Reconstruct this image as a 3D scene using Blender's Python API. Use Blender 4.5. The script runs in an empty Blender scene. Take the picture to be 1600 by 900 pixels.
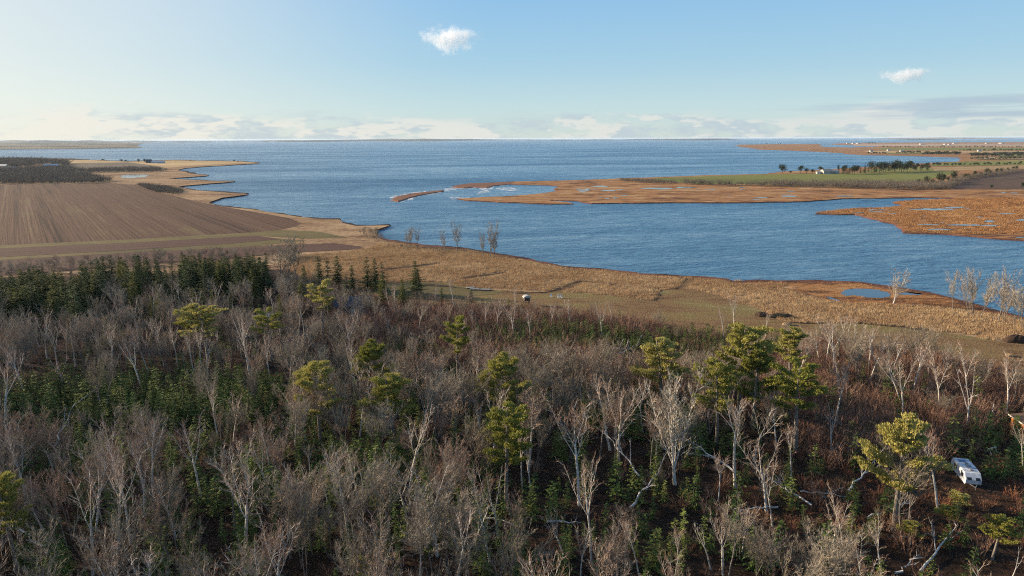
import bpy, bmesh, math, random
import numpy as np
from mathutils import Matrix, Vector
from mathutils.geometry import tessellate_polygon
R = math.radians
SC = bpy.context.scene
COL = SC.collection
random.seed(7)
rng = np.random.default_rng(7)

# ------------------------------------------------------------------ camera
CAM_H = 55.0
FPX = 1081.0            # focal length in pixels of a 1600 px wide frame
PITCH = R(12.2)
ROT = Matrix.Rotation(R(90) - PITCH, 4, 'X') @ Matrix.Rotation(R(-0.215), 4, 'Z')
cam = bpy.data.cameras.new('camera')
cam.sensor_width = 36.0
cam.lens = FPX / 1600 * 36
cam.clip_start = 0.5
cam.clip_end = 300000
camo = bpy.data.objects.new('camera', cam)
camo.matrix_world = Matrix.Translation((0, 0, CAM_H)) @ ROT
COL.objects.link(camo)
SC.camera = camo

# ------------------------------------------------------------------ sun and sky
SUN_EL, SUN_AZ = 15.5, -72.0      # azimuth measured from +Y (view) towards +X
W = bpy.data.worlds.new("World")
SC.world = W
W.use_nodes = True
nt = W.node_tree
N, L = nt.nodes, nt.links
for n in list(N): N.remove(n)
out = N.new('ShaderNodeOutputWorld')
bg = N.new('ShaderNodeBackground'); bg.inputs['Strength'].default_value = 0.060
sky = N.new('ShaderNodeTexSky')
sky.sky_type = 'NISHITA'
sky.sun_disc = False
sky.sun_elevation = R(SUN_EL)
sky.sun_rotation = R(SUN_AZ)
sky.altitude = 50
sky.air_density = 1.0
sky.dust_density = 0.4
sky.ozone_density = 2.0
L.new(bg.outputs[0], out.inputs['Surface'])

def nmath(tree, op, a, b=None, c=None, clamp=False):
    n = tree.nodes.new('ShaderNodeMath'); n.operation = op; n.use_clamp = clamp
    for i, v in enumerate((a, b, c)):
        if v is None: continue
        if isinstance(v, (int, float)): n.inputs[i].default_value = v
        else: tree.links.new(v, n.inputs[i])
    return n.outputs[0]

def mixrgb(tree, fac, a, b, mode='MIX'):
    n = tree.nodes.new('ShaderNodeMix'); n.data_type = 'RGBA'; n.blend_type = mode
    for k, v in ((0, fac), (6, a), (7, b)):
        if isinstance(v, (int, float)): n.inputs[k].default_value = v
        elif isinstance(v, (tuple, list)): n.inputs[k].default_value = (*v[:3], 1)
        else: tree.links.new(v, n.inputs[k])
    return n.outputs[2]

# clouds of the real sky: a band of far cumulus over the horizon
tc = N.new('ShaderNodeTexCoord')
sep = N.new('ShaderNodeSeparateXYZ'); L.new(tc.outputs['Generated'], sep.inputs[0])
az = nmath(nt, 'ARCTAN2', sep.outputs[0], sep.outputs[1])
el = nmath(nt, 'ARCSINE', sep.outputs[2])
def skynoise(sx, sy, scale, detail, off=0.0, rough=0.55, de=0.0):
    cb = N.new('ShaderNodeCombineXYZ')
    L.new(nmath(nt, 'MULTIPLY', az, sx), cb.inputs[0]); L.new(nmath(nt, 'MULTIPLY_ADD', el, sy, de * sy), cb.inputs[1])
    cb.inputs[2].default_value = off
    nz = N.new('ShaderNodeTexNoise'); nz.inputs['Scale'].default_value = scale
    nz.inputs['Detail'].default_value = detail; nz.inputs['Roughness'].default_value = rough
    L.new(cb.outputs[0], nz.inputs['Vector'])
    return nz.outputs[0]
def ss(v, a, b):
    n = N.new('ShaderNodeMapRange'); n.interpolation_type = 'SMOOTHSTEP'
    L.new(v, n.inputs[0]); n.inputs[1].default_value = a; n.inputs[2].default_value = b
    return n.outputs[0]
n1 = skynoise(1, 2.9, 11, 8, 0.0, 0.6)
n1b = skynoise(1, 2.9, 11, 3, 0.06, 0.6, R(0.28))
n2 = skynoise(1, 6.0, 5, 4, 3.0)
# top edge of the band wanders between 1 and 2.6 degrees
band_top = nmath(nt, 'MULTIPLY_ADD', n2, R(3.6), R(0.0))
band = nmath(nt, 'SUBTRACT', 1.0, ss(nmath(nt, 'SUBTRACT', el, band_top), R(-0.6), R(0.35)))
cov = nmath(nt, 'MULTIPLY', ss(n1, 0.40, 0.53), band)
# long thin stratus sheet towards the right
n3 = skynoise(1, 16, 4.5, 5, 8.0)
sheet = nmath(nt, 'MULTIPLY', ss(n3, 0.46, 0.60), nmath(nt, 'MULTIPLY', ss(az, R(15), R(34)),
        nmath(nt, 'MULTIPLY', ss(el, R(0.9), R(1.5)), nmath(nt, 'SUBTRACT', 1.0, ss(el, R(2.4), R(3.1))))))
# clear winter sky: pale turquoise over the horizon, deeper blue overhead, whiter towards the sun
up = nmath(nt, 'MAXIMUM', el, 0.0)
gr = N.new('ShaderNodeValToRGB'); cr = gr.color_ramp
for _ in range(4): cr.elements.new(0.5)
for e_, (p_, c_) in zip(cr.elements, [(0.0, (0.655, 0.760, 0.725)), (0.025, (0.570, 0.755, 0.800)), (0.065, (0.400, 0.650, 0.820)), (0.125, (0.280, 0.550, 0.850)), (0.35, (0.15, 0.35, 0.66)), (1.0, (0.07, 0.20, 0.47))]):
    e_.position = p_; e_.color = (*c_, 1)
L.new(nmath(nt, 'DIVIDE', up, math.pi / 2), gr.inputs[0])
vsun = N.new('ShaderNodeVectorMath'); vsun.operation = 'DOT_PRODUCT'
L.new(tc.outputs['Generated'], vsun.inputs[0])
vsun.inputs[1].default_value = (math.sin(R(SUN_AZ)) * math.cos(R(SUN_EL)), math.cos(R(SUN_AZ)) * math.cos(R(SUN_EL)), math.sin(R(SUN_EL)))
near = ss(vsun.outputs['Value'], 0.35, 1.0)
g8 = N.new('ShaderNodeVectorMath'); g8.operation = 'SCALE'; g8.inputs['Scale'].default_value = 8.0
L.new(mixrgb(nt, nmath(nt, 'MULTIPLY', near, 0.85), gr.outputs[0], (0.95, 0.94, 0.86)), g8.inputs[0])
clear = mixrgb(nt, 0.88, sky.outputs[0], g8.outputs[0])
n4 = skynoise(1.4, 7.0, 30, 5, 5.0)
cloud_light = nmath(nt, 'ADD', nmath(nt, 'SUBTRACT', n1, n1b), nmath(nt, 'MULTIPLY_ADD', n4, 0.35, -0.17))
lit = mixrgb(nt, ss(cloud_light, -0.05, 0.07), (4.3, 5.0, 5.5), (7.5, 7.1, 6.3))  # cloud lighting painted in: cream tops and grey-blue bases
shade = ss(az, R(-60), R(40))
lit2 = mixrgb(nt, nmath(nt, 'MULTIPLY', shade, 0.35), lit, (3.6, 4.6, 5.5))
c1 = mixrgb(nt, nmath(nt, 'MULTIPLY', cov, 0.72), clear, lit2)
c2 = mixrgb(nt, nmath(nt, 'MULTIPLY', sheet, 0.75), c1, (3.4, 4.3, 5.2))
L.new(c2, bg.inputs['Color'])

sun = bpy.data.lights.new('sun', 'SUN')
sun.energy = 5.0; sun.angle = R(0.53); sun.color = (1.0, 0.80, 0.57)
suno = bpy.data.objects.new('sun', sun); COL.objects.link(suno)
sd = Vector((math.sin(R(SUN_AZ)) * math.cos(R(SUN_EL)), math.cos(R(SUN_AZ)) * math.cos(R(SUN_EL)), math.sin(R(SUN_EL))))
suno.rotation_euler = sd.to_track_quat('Z', 'Y').to_euler()
suno.location = (-60, 20, 90)

SC.view_settings.view_transform = 'Standard'
SC.view_settings.look = 'None'
SC.view_settings.exposure = 1.05
SC.view_settings.gamma = 1.0
SC.cycles.use_denoising = False
SC.cycles.max_bounces = 5
SC.cycles.diffuse_bounces = 2
SC.cycles.glossy_bounces = 2
SC.cycles.transmission_bounces = 2
SC.cycles.transparent_max_bounces = 6
SC.cycles.volume_bounces = 3
SC.render.filter_size = 1.1
SC.cycles.filter_width = 1.1

# ------------------------------------------------------------------ pixel <-> ground
M3 = ROT.to_3x3()
M3i = M3.transposed()
def ray(px, py):
    return M3 @ Vector(((px - 800) / FPX, -(py - 450) / FPX, -1.0))
def G(px, py, z=0.0):
    d = ray(px, py)
    t = (z - CAM_H) / d.z
    return Vector((d.x * t, d.y * t, z))
def P(v):
    q = M3i @ (Vector(v) - Vector((0, 0, CAM_H)))
    return 800 + FPX * q.x / -q.z, 450 - FPX * q.y / -q.z
def pole(bx, by, tx, ty, z=0.0):
    """ground point and the height (and sideways lean) of an upright thing seen from base to top"""
    b = G(bx, by, z)
    d = ray(tx, ty)
    t = b.y / d.y
    return b, CAM_H + d.z * t - z, d.x * t - b.x

# ------------------------------------------------------------------ helpers
def link(o):
    COL.objects.link(o); return o
def tag(o, label=None, cat=None, group=None, kind=None):
    if label: o['label'] = label
    if cat: o['category'] = cat
    if group: o['group'] = group
    if kind: o['kind'] = kind
    return o
def thing(name, label, cat, loc=(0, 0, 0), rz=0.0, group=None):
    o = bpy.data.objects.new(name, None); link(o)
    o.location = loc; o.rotation_euler = (0, 0, rz); o.empty_display_size = 0.5
    return tag(o, label, cat, group)
class MB:
    def __init__(s): s.v = []; s.f = []; s.m = []
    def add(s, vs, fs, m=0):
        o = len(s.v); s.v += [tuple(v) for v in vs]
        for f in fs: s.f.append(tuple(i + o for i in f)); s.m.append(m)
    def box(s, c, d, rz=0.0, m=0):
        hx, hy, hz = d[0] / 2, d[1] / 2, d[2] / 2
        ca, sa = math.cos(rz), math.sin(rz)
        vs = []
        for z in (-hz, hz):
            for x, y in ((-hx, -hy), (hx, -hy), (hx, hy), (-hx, hy)):
                vs.append((c[0] + x * ca - y * sa, c[1] + x * sa + y * ca, c[2] + z))
        s.add(vs, [(0, 3, 2, 1), (4, 5, 6, 7), (0, 1, 5, 4), (1, 2, 6, 5), (2, 3, 7, 6), (3, 0, 4, 7)], m)
    def tube(s, pts, rad, n=5, m=0, cap=True):
        pts = [Vector(p) for p in pts]
        vs = []
        for i, p in enumerate(pts):
            t = (pts[min(i + 1, len(pts) - 1)] - pts[max(i - 1, 0)])
            if t.length < 1e-9: t = Vector((0, 0, 1))
            t.normalize()
            a = Vector((1, 0, 0)) if abs(t.x) < .8 else Vector((0, 1, 0))
            u = t.cross(a).normalized(); w = t.cross(u)
            for k in range(n):
                an = 2 * math.pi * k / n
                vs.append(p + (u * math.cos(an) + w * math.sin(an)) * rad[i])
        fs = []
        for i in range(len(pts) - 1):
            for k in range(n):
                a, b = i * n + k, i * n + (k + 1) % n
                fs.append((a, b, b + n, a + n))
        if cap: fs.append(tuple(range((len(pts) - 1) * n, len(pts) * n)))
        s.add(vs, fs, m)
    def tri(s, a, b, c, m=0): s.add((a, b, c), [(0, 1, 2)], m)
    def mesh(s, name, mats, smooth=False):
        me = bpy.data.meshes.new(name)
        me.from_pydata(s.v, [], s.f)
        for mt in (mats if isinstance(mats, (list, tuple)) else [mats]): me.materials.append(mt)
        if len(me.polygons):
            me.polygons.foreach_set('material_index', s.m)
            if smooth: me.polygons.foreach_set('use_smooth', [True] * len(me.polygons))
        me.update()
        return me
    def build(s, name, mats, parent=None, smooth=False):
        o = bpy.data.objects.new(name, s.mesh(name, mats, smooth)); link(o)
        if parent: o.parent = parent
        return o

# ------------------------------------------------------------------ materials
def newmat(name, rough=0.9, spec=0.3):
    m = bpy.data.materials.new(name); m.use_nodes = True
    b = m.node_tree.nodes['Principled BSDF']
    b.inputs['Roughness'].default_value = rough
    b.inputs['Specular IOR Level'].default_value = spec
    return m, m.node_tree, b
def noise(t, scale, detail=4, vec=None, rough=0.55, dist=0.0):
    n = t.nodes.new('ShaderNodeTexNoise'); n.inputs['Scale'].default_value = scale
    n.inputs['Detail'].default_value = detail; n.inputs['Roughness'].default_value = rough
    n.inputs['Distortion'].default_value = dist
    if vec is not None: t.links.new(vec, n.inputs['Vector'])
    return n.outputs[0]
def ramp(t, fac, stops):
    n = t.nodes.new('ShaderNodeValToRGB'); r = n.color_ramp
    while len(r.elements) < len(stops): r.elements.new(0.5)
    for e, (p, c) in zip(r.elements, stops): e.position = p; e.color = (*c, 1)
    t.links.new(fac, n.inputs[0]); return n.outputs[0]
def geo_pos(t):
    return t.nodes.new('ShaderNodeNewGeometry').outputs['Position']
def mapping(t, vec, rot=0.0, scale=(1, 1, 1)):
    # rotate first, then stretch
    a = t.nodes.new('ShaderNodeMapping'); a.inputs['Rotation'].default_value = (0, 0, rot)
    b = t.nodes.new('ShaderNodeMapping'); b.inputs['Scale'].default_value = scale
    t.links.new(vec, a.inputs[0]); t.links.new(a.outputs[0], b.inputs[0]); return b.outputs[0]
def bump(t, b, h, dist=0.3, strength=1.0):
    n = t.nodes.new('ShaderNodeBump'); n.inputs['Distance'].default_value = dist
    n.inputs['Strength'].default_value = strength
    t.links.new(h, n.inputs['Height']); t.links.new(n.outputs[0], b.inputs['Normal'])
def flatmat(name, col, rough=0.8, spec=0.3, var=0.0, scale=3.0):
    m, t, b = newmat(name, rough, spec)
    if var:
        nz = noise(t, scale, 5, t.nodes.new('ShaderNodeTexCoord').outputs['Object'])
        c = ramp(t, nz, [(0.3, [x * (1 - var) for x in col]), (0.7, [min(1, x * (1 + var)) for x in col])])
        t.links.new(c, b.inputs['Base Color'])
    else: b.inputs['Base Color'].default_value = (*col, 1)
    return m
def groundmat(name, stops, big=0.02, fine=0.6, bumpd=0.25, rot=0.0, stretch=(1, 1, 1), mixbig=0.5):
    """stops: colours along the noise value; big patches mixed with fine tufts"""
    m, t, b = newmat(name, 0.95, 0.1)
    p = mapping(t, geo_pos(t), rot, stretch)
    a = noise(t, big, 6, p, 0.6, 0.6)
    f = noise(t, fine, 5, p, 0.65)
    v = nmath(t, 'ADD', nmath(t, 'MULTIPLY', a, mixbig), nmath(t, 'MULTIPLY', f, 1 - mixbig))
    t.links.new(ramp(t, v, stops), b.inputs['Base Color'])
    bump(t, b, f, bumpd)
    return m

def row_angle(vx):   # heading of straight lines whose vanishing point is at pixel vx on the horizon
    d = ray(vx, 216); return math.atan2(d.x, d.y)

MAT = {}
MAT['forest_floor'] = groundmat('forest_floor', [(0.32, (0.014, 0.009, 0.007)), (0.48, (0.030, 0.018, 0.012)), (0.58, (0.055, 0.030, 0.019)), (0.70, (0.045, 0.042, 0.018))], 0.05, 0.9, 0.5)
MAT['reed_ground'] = groundmat('reed_ground', [(0.38, (0.10, 0.050, 0.030)), (0.46, (0.20, 0.115, 0.062)), (0.53, (0.32, 0.205, 0.110)), (0.64, (0.44, 0.31, 0.18))], 0.03, 0.5, 0.6, 0.0, (0.45, 1, 1))
MAT['marsh_ground'] = groundmat('marsh_ground', [(0.40, (0.060, 0.034, 0.022)), (0.455, (0.19, 0.085, 0.036)), (0.51, (0.36, 0.18, 0.070)), (0.56, (0.30, 0.16, 0.070)), (0.61, (0.50, 0.36, 0.19))], 0.035, 0.16, 0.6, 0.0, (0.35, 1, 1), 0.45)
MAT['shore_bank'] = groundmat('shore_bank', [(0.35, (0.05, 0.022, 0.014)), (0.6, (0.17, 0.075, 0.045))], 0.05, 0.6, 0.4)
MAT['far_land'] = groundmat('far_land', [(0.35, (0.045, 0.05, 0.04)), (0.5, (0.11, 0.09, 0.06)), (0.62, (0.24, 0.18, 0.12))], 0.0016, 0.008, 1, 0.0, (0.3, 1, 1), 0.6)
def lawn_mat():
    m, t, b_ = newmat('lawn', 0.95, 0.1)
    p = geo_pos(t); q = mapping(t, p, R(24), (0.25, 1.3, 1)); q2 = mapping(t, p, R(-8), (0.5, 1, 1))
    v = nmath(t, 'ADD', nmath(t, 'MULTIPLY', noise(t, 0.06, 5, q2, 0.65, 1.0), 0.5), nmath(t, 'ADD', nmath(t, 'MULTIPLY', noise(t, 0.45, 4, q, 0.6), 0.28), nmath(t, 'MULTIPLY', noise(t, 1.6, 4, p, 0.7), 0.22)))
    t.links.new(ramp(t, v, [(0.38, (0.085, 0.048, 0.026)), (0.45, (0.165, 0.098, 0.048)), (0.51, (0.20, 0.130, 0.060)), (0.56, (0.17, 0.140, 0.050)), (0.63, (0.30, 0.22, 0.12))]), b_.inputs['Base Color'])
    bump(t, b_, noise(t, 1.3, 4, p, 0.7), 0.35)
    return m
MAT['lawn'] = lawn_mat()
MAT['green_grass'] = groundmat('green_grass', [(0.35, (0.08, 0.066, 0.030)), (0.6, (0.165, 0.13, 0.055))], 0.02, 0.3, 0.1, 0.0, (0.4, 1, 1), 0.6)
MAT['crop_green'] = groundmat('crop_green', [(0.35, (0.12, 0.135, 0.032)), (0.6, (0.20, 0.195, 0.055))], 0.006, 0.08, 0.1, R(15), (0.25, 1, 1), 0.6)
MAT['tan_field'] = groundmat('tan_field', [(0.35, (0.26, 0.17, 0.08)), (0.6, (0.48, 0.34, 0.17))], 0.006, 0.05, 0.1, 0.0, (0.3, 1, 1), 0.6)
MAT['pink_tan_field'] = groundmat('pink_tan_field', [(0.35, (0.24, 0.16, 0.11)), (0.6, (0.46, 0.33, 0.24))], 0.003, 0.02, 0.1, 0.0, (0.3, 1, 1), 0.6)
MAT['scrub_slope'] = groundmat('scrub_slope', [(0.35, (0.075, 0.06, 0.042)), (0.6, (0.15, 0.12, 0.085))], 0.01, 0.1, 0.3)
MAT['sandbar'] = groundmat('sandbar', [(0.35, (0.12, 0.055, 0.035)), (0.6, (0.22, 0.11, 0.07))], 0.03, 0.3, 0.2)
MAT['surf'] = None

def furrow_mat(name, vx, base, light, dark, green, period=0.9, amp=0.20):
    m, t, b = newmat(name, 0.95, 0.1)
    p = mapping(t, geo_pos(t), row_angle(vx), (1, 1, 1))     # x across the rows, y along them
    sx = t.nodes.new('ShaderNodeSeparateXYZ'); t.links.new(p, sx.inputs[0])
    def band(sc, lsc, det, off=0.0):
        c = t.nodes.new('ShaderNodeCombineXYZ')
        t.links.new(nmath(t, 'MULTIPLY', sx.outputs[0], sc), c.inputs[0])
        t.links.new(nmath(t, 'MULTIPLY_ADD', sx.outputs[1], lsc, off), c.inputs[1])
        return noise(t, 1.0, det, c.outputs[0], 0.6)
    fine = band(0.62, 0.006, 3)            # single furrows
    wide = band(0.11, 0.0012, 4, 7.0)    # passes of the tractor
    patch = noise(t, 0.012, 5, p, 0.6)
    v = nmath(t, 'ADD', nmath(t, 'MULTIPLY', fine, 0.4), nmath(t, 'MULTIPLY', wide, 0.6))
    c = ramp(t, v, [(0.40, dark), (0.47, base), (0.55, base), (0.62, light)])
    g = nmath(t, 'MULTIPLY', ramp_f(t, patch, 0.50, 0.66), ramp_f(t, wide, 0.48, 0.60))
    t.links.new(mixrgb(t, nmath(t, 'MULTIPLY', g, 0.6), c, green), b.inputs['Base Color'])
    bump(t, b, fine, amp)
    return m
def ramp_f(t, v, a, c):
    n = t.nodes.new('ShaderNodeMapRange'); n.interpolation_type = 'SMOOTHSTEP'
    t.links.new(v, n.inputs[0]); n.inputs[1].default_value = a; n.inputs[2].default_value = c
    return n.outputs[0]
MAT['plowed_field'] = furrow_mat('plowed_field', 20, (0.098, 0.052, 0.034), (0.145, 0.088, 0.054), (0.040, 0.021, 0.015), (0.14, 0.105, 0.045), amp=0.5)
MAT['plowed_far'] = furrow_mat('plowed_far', 2600, (0.105, 0.064, 0.045), (0.16, 0.12, 0.07), (0.06, 0.035, 0.026), (0.12, 0.11, 0.05), amp=0.3)
MAT['plowed_strip'] = furrow_mat('plowed_strip', 3400, (0.095, 0.052, 0.040), (0.15, 0.11, 0.06), (0.05, 0.026, 0.02), (0.14, 0.13, 0.04), amp=0.3)

# water: one calm sheet with wind ripples, bands and slicks
def water_mat():
    m, t, b = newmat('bay_water', 0.16, 0.5)
    b.inputs['IOR'].default_value = 1.33
    p = geo_pos(t)
    q = mapping(t, p, R(-14), (0.35, 1.0, 1.0))
    w1 = noise(t, 0.30, 6, q, 0.62, 0.8)
    w2 = noise(t, 0.05, 4, q, 0.6, 1.2)
    far = mapping(t, p, R(-10), (0.22, 1.0, 1.0))
    w3 = nmath(t, 'ADD', nmath(t, 'MULTIPLY', noise(t, 0.006, 5, far, 0.6, 1.0), 0.6), nmath(t, 'MULTIPLY', noise(t, 0.11, 5, q, 0.65, 1.0), 0.4))
    h = nmath(t, 'ADD', nmath(t, 'MULTIPLY', w1, 1.0), nmath(t, 'MULTIPLY', w2, 1.5))
    c = ramp(t, w3, [(0.36, (0.025, 0.100, 0.190)), (0.50, (0.050, 0.155, 0.265)), (0.63, (0.13, 0.265, 0.38))])
    t.links.new(c, b.inputs['Base Color'])
    t.links.new(ramp_v(t, w3, 0.36, 0.62, 0.42, 0.16), b.inputs['Roughness'])
    bump(t, b, h, 2.6, 1.0)
    return m
def ramp_v(t, v, a, c, lo, hi):
    n = t.nodes.new('ShaderNodeMapRange'); t.links.new(v, n.inputs[0])
    n.inputs[1].default_value = a; n.inputs[2].default_value = c; n.inputs[3].default_value = lo; n.inputs[4].default_value = hi
    return n.outputs[0]
MAT['water'] = water_mat()
def pond_mat():
    m, t, b = newmat('pond_water', 0.08, 0.5)
    b.inputs['Base Color'].default_value = (0.03, 0.06, 0.09, 1); b.inputs['IOR'].default_value = 1.33
    bump(t, b, noise(t, 1.5, 3, geo_pos(t)), 0.05, 0.6)
    return m
MAT['pond'] = pond_mat()

# ------------------------------------------------------------------ land sheets
def fractal(poly, rough=0.10, minlen=3.0, rel=0.004, seed=1, cap=25.0):
    """break the long straight edges of an outline into a natural wandering line"""
    r = random.Random(seed)
    pts = [Vector((p[0], p[1])) for p in poly]
    for _ in range(6):
        o = []
        ch = False
        for i, a in enumerate(pts):
            b = pts[(i + 1) % len(pts)]
            o.append(a)
            e = (b - a).length
            d = ((a + b) / 2).length
            if e > max(minlen, d * rel) * 2:
                mid = (a + b) / 2
                nrm = Vector((-(b - a).y, (b - a).x)) / e
                o.append(mid + nrm * max(-cap, min(cap, r.gauss(0, rough) * e * (0.3 if e > 400 else 1)))); ch = True
        pts = o
        if not ch: break
    return pts
def sheet(name, poly, mat, z=0.0, skirt=0.0, out=1.0, rough=0.0, seed=1, bankmat=None, kind='structure', parent=None, minlen=3.0):
    pts = fractal(poly, rough, minlen=minlen, seed=seed) if rough > 0 else [Vector((p[0], p[1])) for p in poly]
    n = len(pts)
    area = sum(pts[i].x * pts[(i + 1) % n].y - pts[(i + 1) % n].x * pts[i].y for i in range(n))
    if area < 0: pts.reverse()
    tris = tessellate_polygon([[Vector((p.x, p.y, 0)) for p in pts]])
    v = [(p.x, p.y, z) for p in pts]
    f = []; m = []
    for a, b_, c in tris:
        A, B, C_ = pts[a], pts[b_], pts[c]
        if (B - A).cross(C_ - A) < 0: a, b_, c = a, c, b_
        f.append((a, b_, c)); m.append(0)
    if skirt > 0:
        for i in range(n):
            t = (pts[(i + 1) % n] - pts[i - 1]);
            nr = Vector((t.y, -t.x)).normalized() if t.length > 1e-6 else Vector((0, 0))
            v.append((pts[i].x + nr.x * out, pts[i].y + nr.y * out, z - skirt))
        for i in range(n):
            j = (i + 1) % n
            f.append((i, i + n, j + n, j)); m.append(1 if bankmat else 0)
    me = bpy.data.meshes.new(name); me.from_pydata(v, [], f)
    me.materials.append(mat)
    if bankmat: me.materials.append(bankmat)
    me.polygons.foreach_set('material_index', m); me.update()
    o = bpy.data.objects.new(name, me); link(o)
    if kind: o['kind'] = kind
    if parent: o.parent = parent
    return o, pts
def GP(lst, z=0.0): return [G(x, y, z) for x, y in lst]
# ================================================================== THE SETTING
WZ = -1.1                                     # level of the bay
me = bpy.data.meshes.new('bay_water')
S = 60000.0
me.from_pydata([(-S, -2000, WZ), (S, -2000, WZ), (S, S, WZ), (-S, S, WZ)], [], [(0, 1, 2, 3)])
me.materials.append(MAT['water'])
bay = link(bpy.data.objects.new('bay_water', me)); bay['kind'] = 'structure'

near_coast = [(-700, 244), (-60, 246), (0, 246.5), (70, 247), (140, 249), (200, 251.5), (270, 249.5), (300, 250), (376, 251.3), (406, 254.0),
    (384, 255.2), (330, 258.3), (289, 261.5), (277, 264.2), (292, 268), (326, 273.2), (289, 275.8), (262, 277.5), (306, 280.5), (367, 282.4), (326, 285.5), (289, 288.8),
    (277, 291.2), (306, 296), (335, 298.2), (388, 301.6), (346.6, 307), (326, 315.5), (358, 321.8), (400, 326), (443, 333), (492, 339.8), (531, 341),
    (537, 347), (556, 351.2), (609, 350.2), (585, 358), (588, 366), (599, 373), (631, 377.6), (666, 382.5), (732, 388), (770, 394), (800, 399), (840, 408), (878, 415),
    (953, 421), (1002, 427), (1075, 431), (1135, 435), (1147, 439), (1200, 437.5), (1258, 437.5), (1300, 438.5), (1344, 440), (1385, 446), (1431, 453), (1460, 458), (1503, 469),
    (1547, 482), (1600, 495), (1700, 520), (1900, 570), (2300, 700)]
poly = GP(near_coast) + [Vector((260, -120, 0)), Vector((-300, -120, 0)), Vector((-2600, -120, 0)), Vector((-2600, 1000, 0))]
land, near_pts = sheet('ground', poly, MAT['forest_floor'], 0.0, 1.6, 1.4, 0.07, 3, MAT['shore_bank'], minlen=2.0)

# reed meadow / shore strip along the whole near coast
reed_poly = [p for p in near_pts]
def inner(poly_px): return GP(poly_px)
coast_in = [(x, y + (1.2 if y < 300 else 1.8)) for x, y in near_coast[4:-3]]
meadow = GP(coast_in) + GP([(1700, 560), (1700, 640), (1600, 612), (1500, 592), (1400, 560), (1300, 548), (1150, 545), (1000, 520), (850, 502), (700, 492), (600, 470),
     (470, 420), (300, 425), (-200, 440), (-700, 440), (-700, 250)])
sheet('shore_meadow', meadow, MAT['reed_ground'], 0.02, rough=0.03, seed=4)

Z1, Z2, Z3, Z4 = 0.05, 0.08, 0.11, 0.14
# left farmland
sheet('plowed_field', GP([(-500, 289.5), (0, 288.5), (90, 287.5), (173, 286.2), (214, 289.5), (251, 301), (303, 314), (350, 323.5), (400, 331.5), (452, 341), (471, 349), (462, 354), (437, 359.5), (400, 363), (200, 374.5), (0, 383.5), (-500, 402)]), MAT['plowed_field'], Z1)
sheet('green_verge', GP([(-500, 402), (0, 383.5), (200, 374.5), (400, 363), (437, 359.5), (500, 362), (545, 372), (480, 373), (400, 368.5), (200, 379.5), (0, 388.5), (-500, 408)]), MAT['green_grass'], Z2)
sheet('tilled_strip', GP([(-500, 408), (0, 388.5), (200, 379.5), (400, 368.5), (440, 373.5), (360, 381), (200, 391), (0, 402), (-500, 424)]), MAT['plowed_strip'], Z3)
sheet('grass_path', GP([(-500, 424), (0, 402), (200, 391), (360, 381), (440, 373.5), (480, 375.5), (400, 385), (200, 395), (0, 406.5), (-500, 430)]), MAT['green_grass'], Z1)
sheet('tilled_strip', GP([(472, 382), (520, 380), (562, 385), (571, 389), (520, 391.5), (450, 396), (330, 406), (150, 420), (0, 432), (-500, 460), (-500, 430), (0, 406.5), (200, 395), (400, 385.2)]), MAT['plowed_strip'], Z3)
# left headland
sheet('headland_field', GP([(60, 250.2), (140, 250.2), (200, 252.5), (270, 250.6), (300, 251), (376, 252.3), (400, 254.1), (380, 254.6), (330, 257), (280, 260.5), (262, 262), (228, 257), (200, 253.6), (110, 255), (60, 256)]), MAT['tan_field'], Z1)
sheet('scrub_slope', GP([(110, 255.2), (200, 253.6), (225, 257), (262, 263.5), (250, 267), (200, 268.6), (110, 269.5), (90, 262)]), MAT['scrub_slope'], Z2)
# lawns and mown ground
lawn_px = [(800, 456), (845, 458), (858, 456), (915, 458.5), (960, 463), (1011, 469), (1024, 469), (1033, 453), (1057, 451), (1089, 453.5), (1120, 461), (1147, 471), (1180, 480), (1195, 488), (1229, 504), (1287, 505.5), (1339, 505), (1400, 510), (1451, 516), (1518, 526), (1567, 535), (1620, 541), (1700, 560),
    (1700, 700), (1600, 612), (1500, 592), (1400, 560), (1300, 548), (1150, 545), (1000, 520), (850, 502), (760, 495), (700, 490), (596, 476), (596, 445), (640, 440), (700, 441), (745, 452)]
sheet('mown_lawn', GP(lawn_px), MAT['lawn'], Z1, rough=0.02, seed=9)
sheet('green_lawn', GP([(600, 446), (640, 441), (690, 442), (740, 452), (790, 455.5), (775, 460), (700, 463), (640, 466), (598, 462)]), MAT['green_grass'], Z2, rough=0.05, seed=12)
mow_paths = [[(905, 439.5), (921, 440), (877, 457.5), (853, 457.5)], [(1056, 452.5), (1072, 436.5), (1089, 437), (1069, 452.5)],
             [(1452, 516), (1530, 524), (1528, 527), (1450, 518.5)]]
for q in mow_paths[:2]: sheet('mown_path', GP(q), MAT['lawn'], Z2)
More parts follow.
